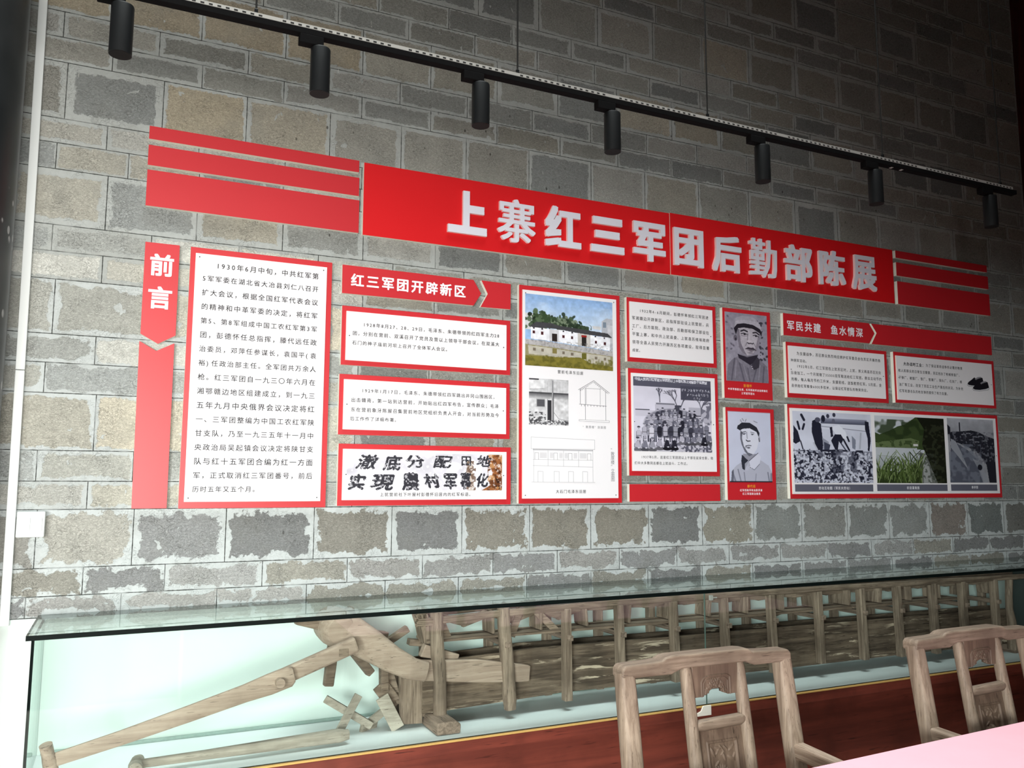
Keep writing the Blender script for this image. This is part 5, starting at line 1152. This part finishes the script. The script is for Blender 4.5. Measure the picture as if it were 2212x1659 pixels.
stick = thing('wooden_stick', 'grey wooden stick with a knob end lying on the showcase floor', 'wooden rod', (0.45, -0.31, 0.59))
MB().tube([(0.105, -0.335, 0.614), (0.30, -0.33, 0.615), (0.55, -0.32, 0.617), (0.75, -0.312, 0.618), (0.785, -0.311, 0.618)], [0.014, 0.016, 0.021, 0.025, 0.018], 14, flat=(1.0, 0.9), power=2.8).build('shaft', M['grey_wood'], stick, smooth=True)
MB().tube([(0.112, -0.275, 0.612), (0.105, -0.30, 0.612), (0.098, -0.345, 0.612), (0.096, -0.385, 0.612), (0.097, -0.392, 0.612)], [0.014, 0.021, 0.022, 0.021, 0.014], 14).build('knob', M['grey_wood'], stick, smooth=True)

loose = thing('loose_chain', 'loose crossed wooden slats of pump chain lying on the showcase floor', 'wooden chain', (0.85, -0.19, 0.59))
for a, c, w, h in (((0.733, -0.165, 0.712), (0.900, -0.205, 0.606), 0.028, 0.012), ((0.842, -0.225, 0.728), (0.768, -0.235, 0.604), 0.030, 0.012), ((0.985, -0.17, 0.665), (0.885, -0.18, 0.604), 0.030, 0.014), ((0.930, -0.225, 0.712), (0.992, -0.235, 0.594), 0.050, 0.007), ((0.86, -0.20, 0.600), (0.93, -0.16, 0.600), 0.03, 0.014)):
    MB().beam(a, c, w, h, up=(0.0, 1.0, 0.2) if abs(c[0] - a[0]) < 0.2 else (0, 0, 1)).build('slat', M['grey_wood'], loose, 0.002)

# ------------------------------------------------------------------ old armchairs and the table
def relief_panel(name, x0, x1, z0, z1, y, thick, hf, parent, mask=None):
    """carved board: front surface displaced by a height raster (0..1 -> 0..6 mm)"""
    h, w = hf.shape
    gx = np.linspace(x0, x1, w); gz = np.linspace(z1, z0, h)
    V = [(gx[i], y - 0.0045 * hf[j, i], gz[j]) for j in range(h) for i in range(w)] + [(gx[i], y + thick, gz[j]) for j in range(h) for i in range(w)]
    N = h * w; ok = np.ones((h - 1, w - 1), bool) if mask is None else mask
    F = []
    at = lambda j, i: 0 <= j < h - 1 and 0 <= i < w - 1 and ok[j, i]
    for j in range(h - 1):
        for i in range(w - 1):
            if not ok[j, i]: continue
            a, b_, c, d = j * w + i, j * w + i + 1, (j + 1) * w + i + 1, (j + 1) * w + i
            F.append((d, c, b_, a)); F.append((a + N, b_ + N, c + N, d + N))
            if not at(j - 1, i): F.append((a, b_, b_ + N, a + N))
            if not at(j + 1, i): F.append((c, d, d + N, c + N))
            if not at(j, i - 1): F.append((d, a, a + N, d + N))
            if not at(j, i + 1): F.append((b_, c, c + N, b_ + N))
    me = bpy.data.meshes.new(name); me.from_pydata(V, [], F); me.materials.append(M['carving'])
    me.polygons.foreach_set('use_smooth', [True] * len(F))
    o = bpy.data.objects.new(name, me); COL.objects.link(o); put(o, parent); return o

def carve_upper():
    R = Ras(170, 86, (0, 0, 0)); W1 = (0.8, 0.8, 0.8); H = (0.5, 0.5, 0.5)
    R.line([(0.20, 0.99), (0.19, 0.52), (0.24, 0.40), (0.32, 0.34), (0.5, 0.33), (0.74, 0.34), (0.82, 0.42), (0.83, 0.99)], 0.018, W1)
    R.line([(0.24, 0.96), (0.24, 0.58), (0.30, 0.44), (0.5, 0.40), (0.70, 0.42), (0.77, 0.52), (0.78, 0.95)], 0.012, H)
    for cx, cy, r in [(0.51, 0.58, 0.052), (0.39, 0.66, 0.045), (0.63, 0.66, 0.048), (0.57, 0.50, 0.032), (0.44, 0.51, 0.032), (0.31, 0.82, 0.04), (0.71, 0.82, 0.04)]:
        for k in range(6):
            t = k * 2 * math.pi / 6 + cx * 9
            R.ell(cx + 0.75 * r * math.cos(t), cy + 1.5 * r * math.sin(t), r * 0.55, r * 0.55, (0.9, 0.9, 0.9), 0.9, t, 0.35)
            R.line([(cx + 0.3 * r * math.cos(t), cy + 0.6 * r * math.sin(t)), (cx + 1.1 * r * math.cos(t), cy + 2.2 * r * math.sin(t))], 0.006, (0.4, 0.4, 0.4))
        R.ell(cx, cy, r * 0.3, r * 0.6, (0.4, 0.4, 0.4), 1, 0, 0.3)
    for a in [((0.27, 0.92), (0.31, 0.72), (0.40, 0.76)), ((0.75, 0.92), (0.70, 0.74), (0.62, 0.76)), ((0.46, 0.72), (0.53, 0.70), (0.58, 0.82))]: R.line(list(a), 0.014, (0.8, 0.8, 0.8))
    hf = R.a[..., 0]
    ys, xs = np.mgrid[0:85, 0:169]; X = xs / 169.0; Y = ys / 85.0
    mk = np.ones((85, 169), bool)
    mk &= ~((Y > 0.76) & (np.abs(X - 0.5) < 0.10)); mk &= ~((np.hypot((X - 0.42) * 1.9, Y - 0.92) < 0.14)); mk &= ~((np.hypot((X - 0.59) * 1.9, Y - 0.86) < 0.10))
    mk &= ~((Y > 0.90) & (X > 0.30) & (X < 0.70)); mk &= ~((Y > 0.95) & (X > 0.24) & (X < 0.78))
    return hf, mk

def carve_lower():
    R = Ras(130, 226, (0, 0, 0))
    R.line([(0.20, 0.13), (0.82, 0.13), (0.82, 0.78), (0.20, 0.78), (0.20, 0.13)], 0.035, (0.8, 0.8, 0.8))
    R.rect(0.225, 0.145, 0.795, 0.765, (-0.45, -0.45, -0.45))
    up = (0.55, 0.55, 0.55)
    R.line([(0.40, 0.76), (0.47, 0.62), (0.46, 0.46)], 0.022, up); R.line([(0.50, 0.76), (0.60, 0.58), (0.62, 0.40)], 0.022, up); R.line([(0.56, 0.64), (0.70, 0.56)], 0.014, up)
    for k in range(11):
        t = k * math.pi / 10
        R.ell(0.43 - 0.12 * math.cos(t), 0.42 - 0.058 * math.sin(t), 0.055, 0.011, up, 0.95, math.pi + t if k < 5 else t, 0.3)
    for k in range(7):
        t = k * math.pi / 6
        R.ell(0.43 - 0.06 * math.cos(t), 0.405 - 0.035 * math.sin(t), 0.035, 0.010, (0.85, 0.85, 0.85), 0.95, t, 0.3)
    for x, y, a, L in [(0.29, 0.50, 0.5, 0.09), (0.28, 0.58, 1.1, 0.10), (0.30, 0.71, 0.7, 0.09), (0.66, 0.42, -0.8, 0.09), (0.72, 0.50, -0.4, 0.08), (0.72, 0.62, 0.5, 0.09), (0.70, 0.71, -0.7, 0.08), (0.30, 0.22, 1.1, 0.09), (0.42, 0.19, 0.2, 0.08), (0.70, 0.20, -0.6, 0.09), (0.68, 0.29, 0.5, 0.09), (0.53, 0.27, 1.2, 0.08), (0.74, 0.27, -1.0, 0.06), (0.37, 0.32, -0.6, 0.07), (0.58, 0.20, 0.8, 0.06)]:
        R.ell(x, y, L * 0.8, L * 0.13, up, 0.95, a, 0.3); R.line([(x - L * 0.6 * math.cos(a), y - L * 0.37 * math.sin(a)), (x + L * 0.6 * math.cos(a), y + L * 0.37 * math.sin(a))], 0.008, (0.15, 0.15, 0.15))
    R.line([(0.36, 0.24), (0.46, 0.17), (0.52, 0.22), (0.47, 0.25)], 0.014, up)
    return R.a[..., 0]

def make_chair(cx, y):
    t = thing('armchair', 'nearer worn wooden armchair with carved splat, against the showcase', 'armchair', (cx, y, 0), 'carved wooden armchairs')
    X = lambda v: cx + v
    lean = lambda z: y - 0.16 * max(0.0, 1.0 - z) if z > 0.45 else y - 0.088 - 0.0 * z
    # back posts run from the floor to the top corner
    for s in (-1, 1):
        zz = [0.0, 0.25, 0.45, 0.60, 0.75, 0.90, 0.975]
        MB().tube([(X(s * (0.283 + 0.008 * (1 - z))), lean(z), z) for z in zz], [0.026, 0.027, 0.027, 0.0275, 0.0275, 0.027, 0.026], 16, power=3.6, flat=(1.0, 0.92)).build('back_post', M['chair_z'], t, smooth=True)
    top = [(-0.305, 0.988), (-0.294, 0.998), (-0.20, 1.000), (-0.172, 1.002), (-0.155, 1.010), (-0.135, 1.013), (0.115, 1.014), (0.140, 1.011), (0.155, 1.003), (0.20, 1.000), (0.294, 0.998), (0.305, 0.986)]
    bot = [(0.305, 0.962), (0.165, 0.961), (0.148, 0.966), (0.130, 0.974), (-0.102, 0.974), (-0.120, 0.968), (-0.140, 0.961), (-0.305, 0.962)]
    MB().prism([(X(a), z) for a, z in top + bot], y - 0.029, y + 0.027).build('top_rail', M['chair_x'], t, 0.007, False, 3)
    for sx in (-0.079, 0.113):
        MB().tube([(X(sx), lean(z) - 0.004, z) for z in (0.47, 0.60, 0.75, 0.90, 0.965)] + [(X(sx - 0.002), lean(0.985) - 0.004, 0.986)], [0.0185, 0.0185, 0.0185, 0.018, 0.017, 0.007], 14, power=2.3).build('splat_stile', M['chair_z'], t, smooth=True)
    hf, mk = carve_upper()
    up = relief_panel('carved_panel', X(-0.064), X(0.098), 0.888, 0.974, y - 0.022, 0.014, hf, t, mk)
    MB().tube([(X(-0.070), lean(0.815) - 0.008, 0.812), (X(-0.05), lean(0.815) - 0.008, 0.815), (X(0.088), lean(0.815) - 0.008, 0.819), (X(0.106), lean(0.815) - 0.008, 0.820)], [0.010, 0.016, 0.016, 0.010], 14, power=2.6).build('splat_rail', M['chair_x'], t, smooth=True)
    lo = relief_panel('carved_panel', X(-0.064), X(0.100), 0.500, 0.806, lean(0.65) - 0.004, 0.014, carve_lower(), t)
    for v in lo.data.vertices: v.co.y += 0.16 * (v.co.z - 0.65)
    MB().box(X(-0.29), X(0.29), y - 0.53, y - 0.075, 0.425, 0.455).build('seat', M['chair_x'], t, 0.006)
    for s in (-1, 1):
        MB().tube([(X(s * 0.290), y - 0.530, 0.0), (X(s * 0.288), y - 0.525, 0.43), (X(s * 0.286), y - 0.510, 0.690)], [0.024, 0.024, 0.019], 12, power=2.8).build('front_leg', M['chair_z'], t, smooth=True)
        za = lean(0.72)
        MB().prism([(za + 0.000, 0.735), (y - 0.30, 0.722), (y - 0.545, 0.695), (y - 0.545, 0.660), (y - 0.30, 0.680), (za - 0.035, 0.690), (za - 0.020, 0.66)], -0.021, 0.021).build('arm', M['chair_y'], t, 0.008, False, 3)
        a = t.children[-1] if False else [c for c in COL.objects if c.parent == t and c.name.startswith('arm')][-1]
        for v in a.data.vertices:
            yy, zz, xx = v.co.x, v.co.z, v.co.y
            v.co = (X(s * 0.286) + xx, yy, zz)
        MB().beam((X(s * 0.286), y - 0.09, 0.16), (X(s * 0.286), y - 0.52, 0.16), 0.02, 0.03).build('stretcher', M['chair_y'], t, 0.003)
        a.data.flip_normals()
    MB().beam((X(-0.28), y - 0.525, 0.12), (X(0.28), y - 0.525, 0.12), 0.03, 0.03).build('stretcher', M['chair_x'], t, 0.003)
    MB().beam((X(-0.28), y - 0.09, 0.20), (X(0.28), y - 0.09, 0.20), 0.02, 0.03).build('stretcher', M['chair_x'], t, 0.003)
    return t
ch1 = make_chair(1.595, -1.285)
ch2 = copy_thing(ch1, (2.680, -1.335, 0), math.radians(1.0), 'farther worn wooden armchair with carved splat, at the right edge beyond the pink table edge')

# table: its back edge runs from (1.687,-1.595) to (2.629,-1.544)
ang = math.atan2(0.051, 0.942); ca, sa = math.cos(ang), math.sin(ang)
def tp(s, d): return (1.687 + s * ca + d * sa, -1.595 + s * sa - d * ca)
def tbox(b, s0, s1, d0, d1, z0, z1):
    c = [tp(s0, d1), tp(s1, d1), tp(s1, d0), tp(s0, d0)]
    vs = [(x, y, z0) for x, y in c] + [(x, y, z1) for x, y in c]
    return b.add(vs, [(0, 3, 2, 1), (4, 5, 6, 7), (0, 1, 5, 4), (1, 2, 6, 5), (2, 3, 7, 6), (3, 0, 4, 7)])
tc = tp(0.8, 0.42)
tab = thing('table', 'long wooden table under the plain pink cloth, front right', 'table', (tc[0], tc[1], 0))
tbox(MB(), -0.60, 2.20, 0.008, 0.84, 0.738, 0.7555).build('tabletop', M['table_wood'], tab, 0.003)
for s in (-0.50, 2.05):
    for d in (0.62, 0.76):
        tbox(MB(), s, s + 0.05, d, d + 0.05, 0.0, 0.738).build('leg', M['table_wood'], tab, 0.003)
b = MB(); tbox(b, -0.602, 2.202, 0.0, 0.842, 0.7558, 0.7600)
tag(b.build('tablecloth', M['cloth'], None, 0.0015), 'plain pink cloth lying on the table at the bottom right', 'tablecloth')
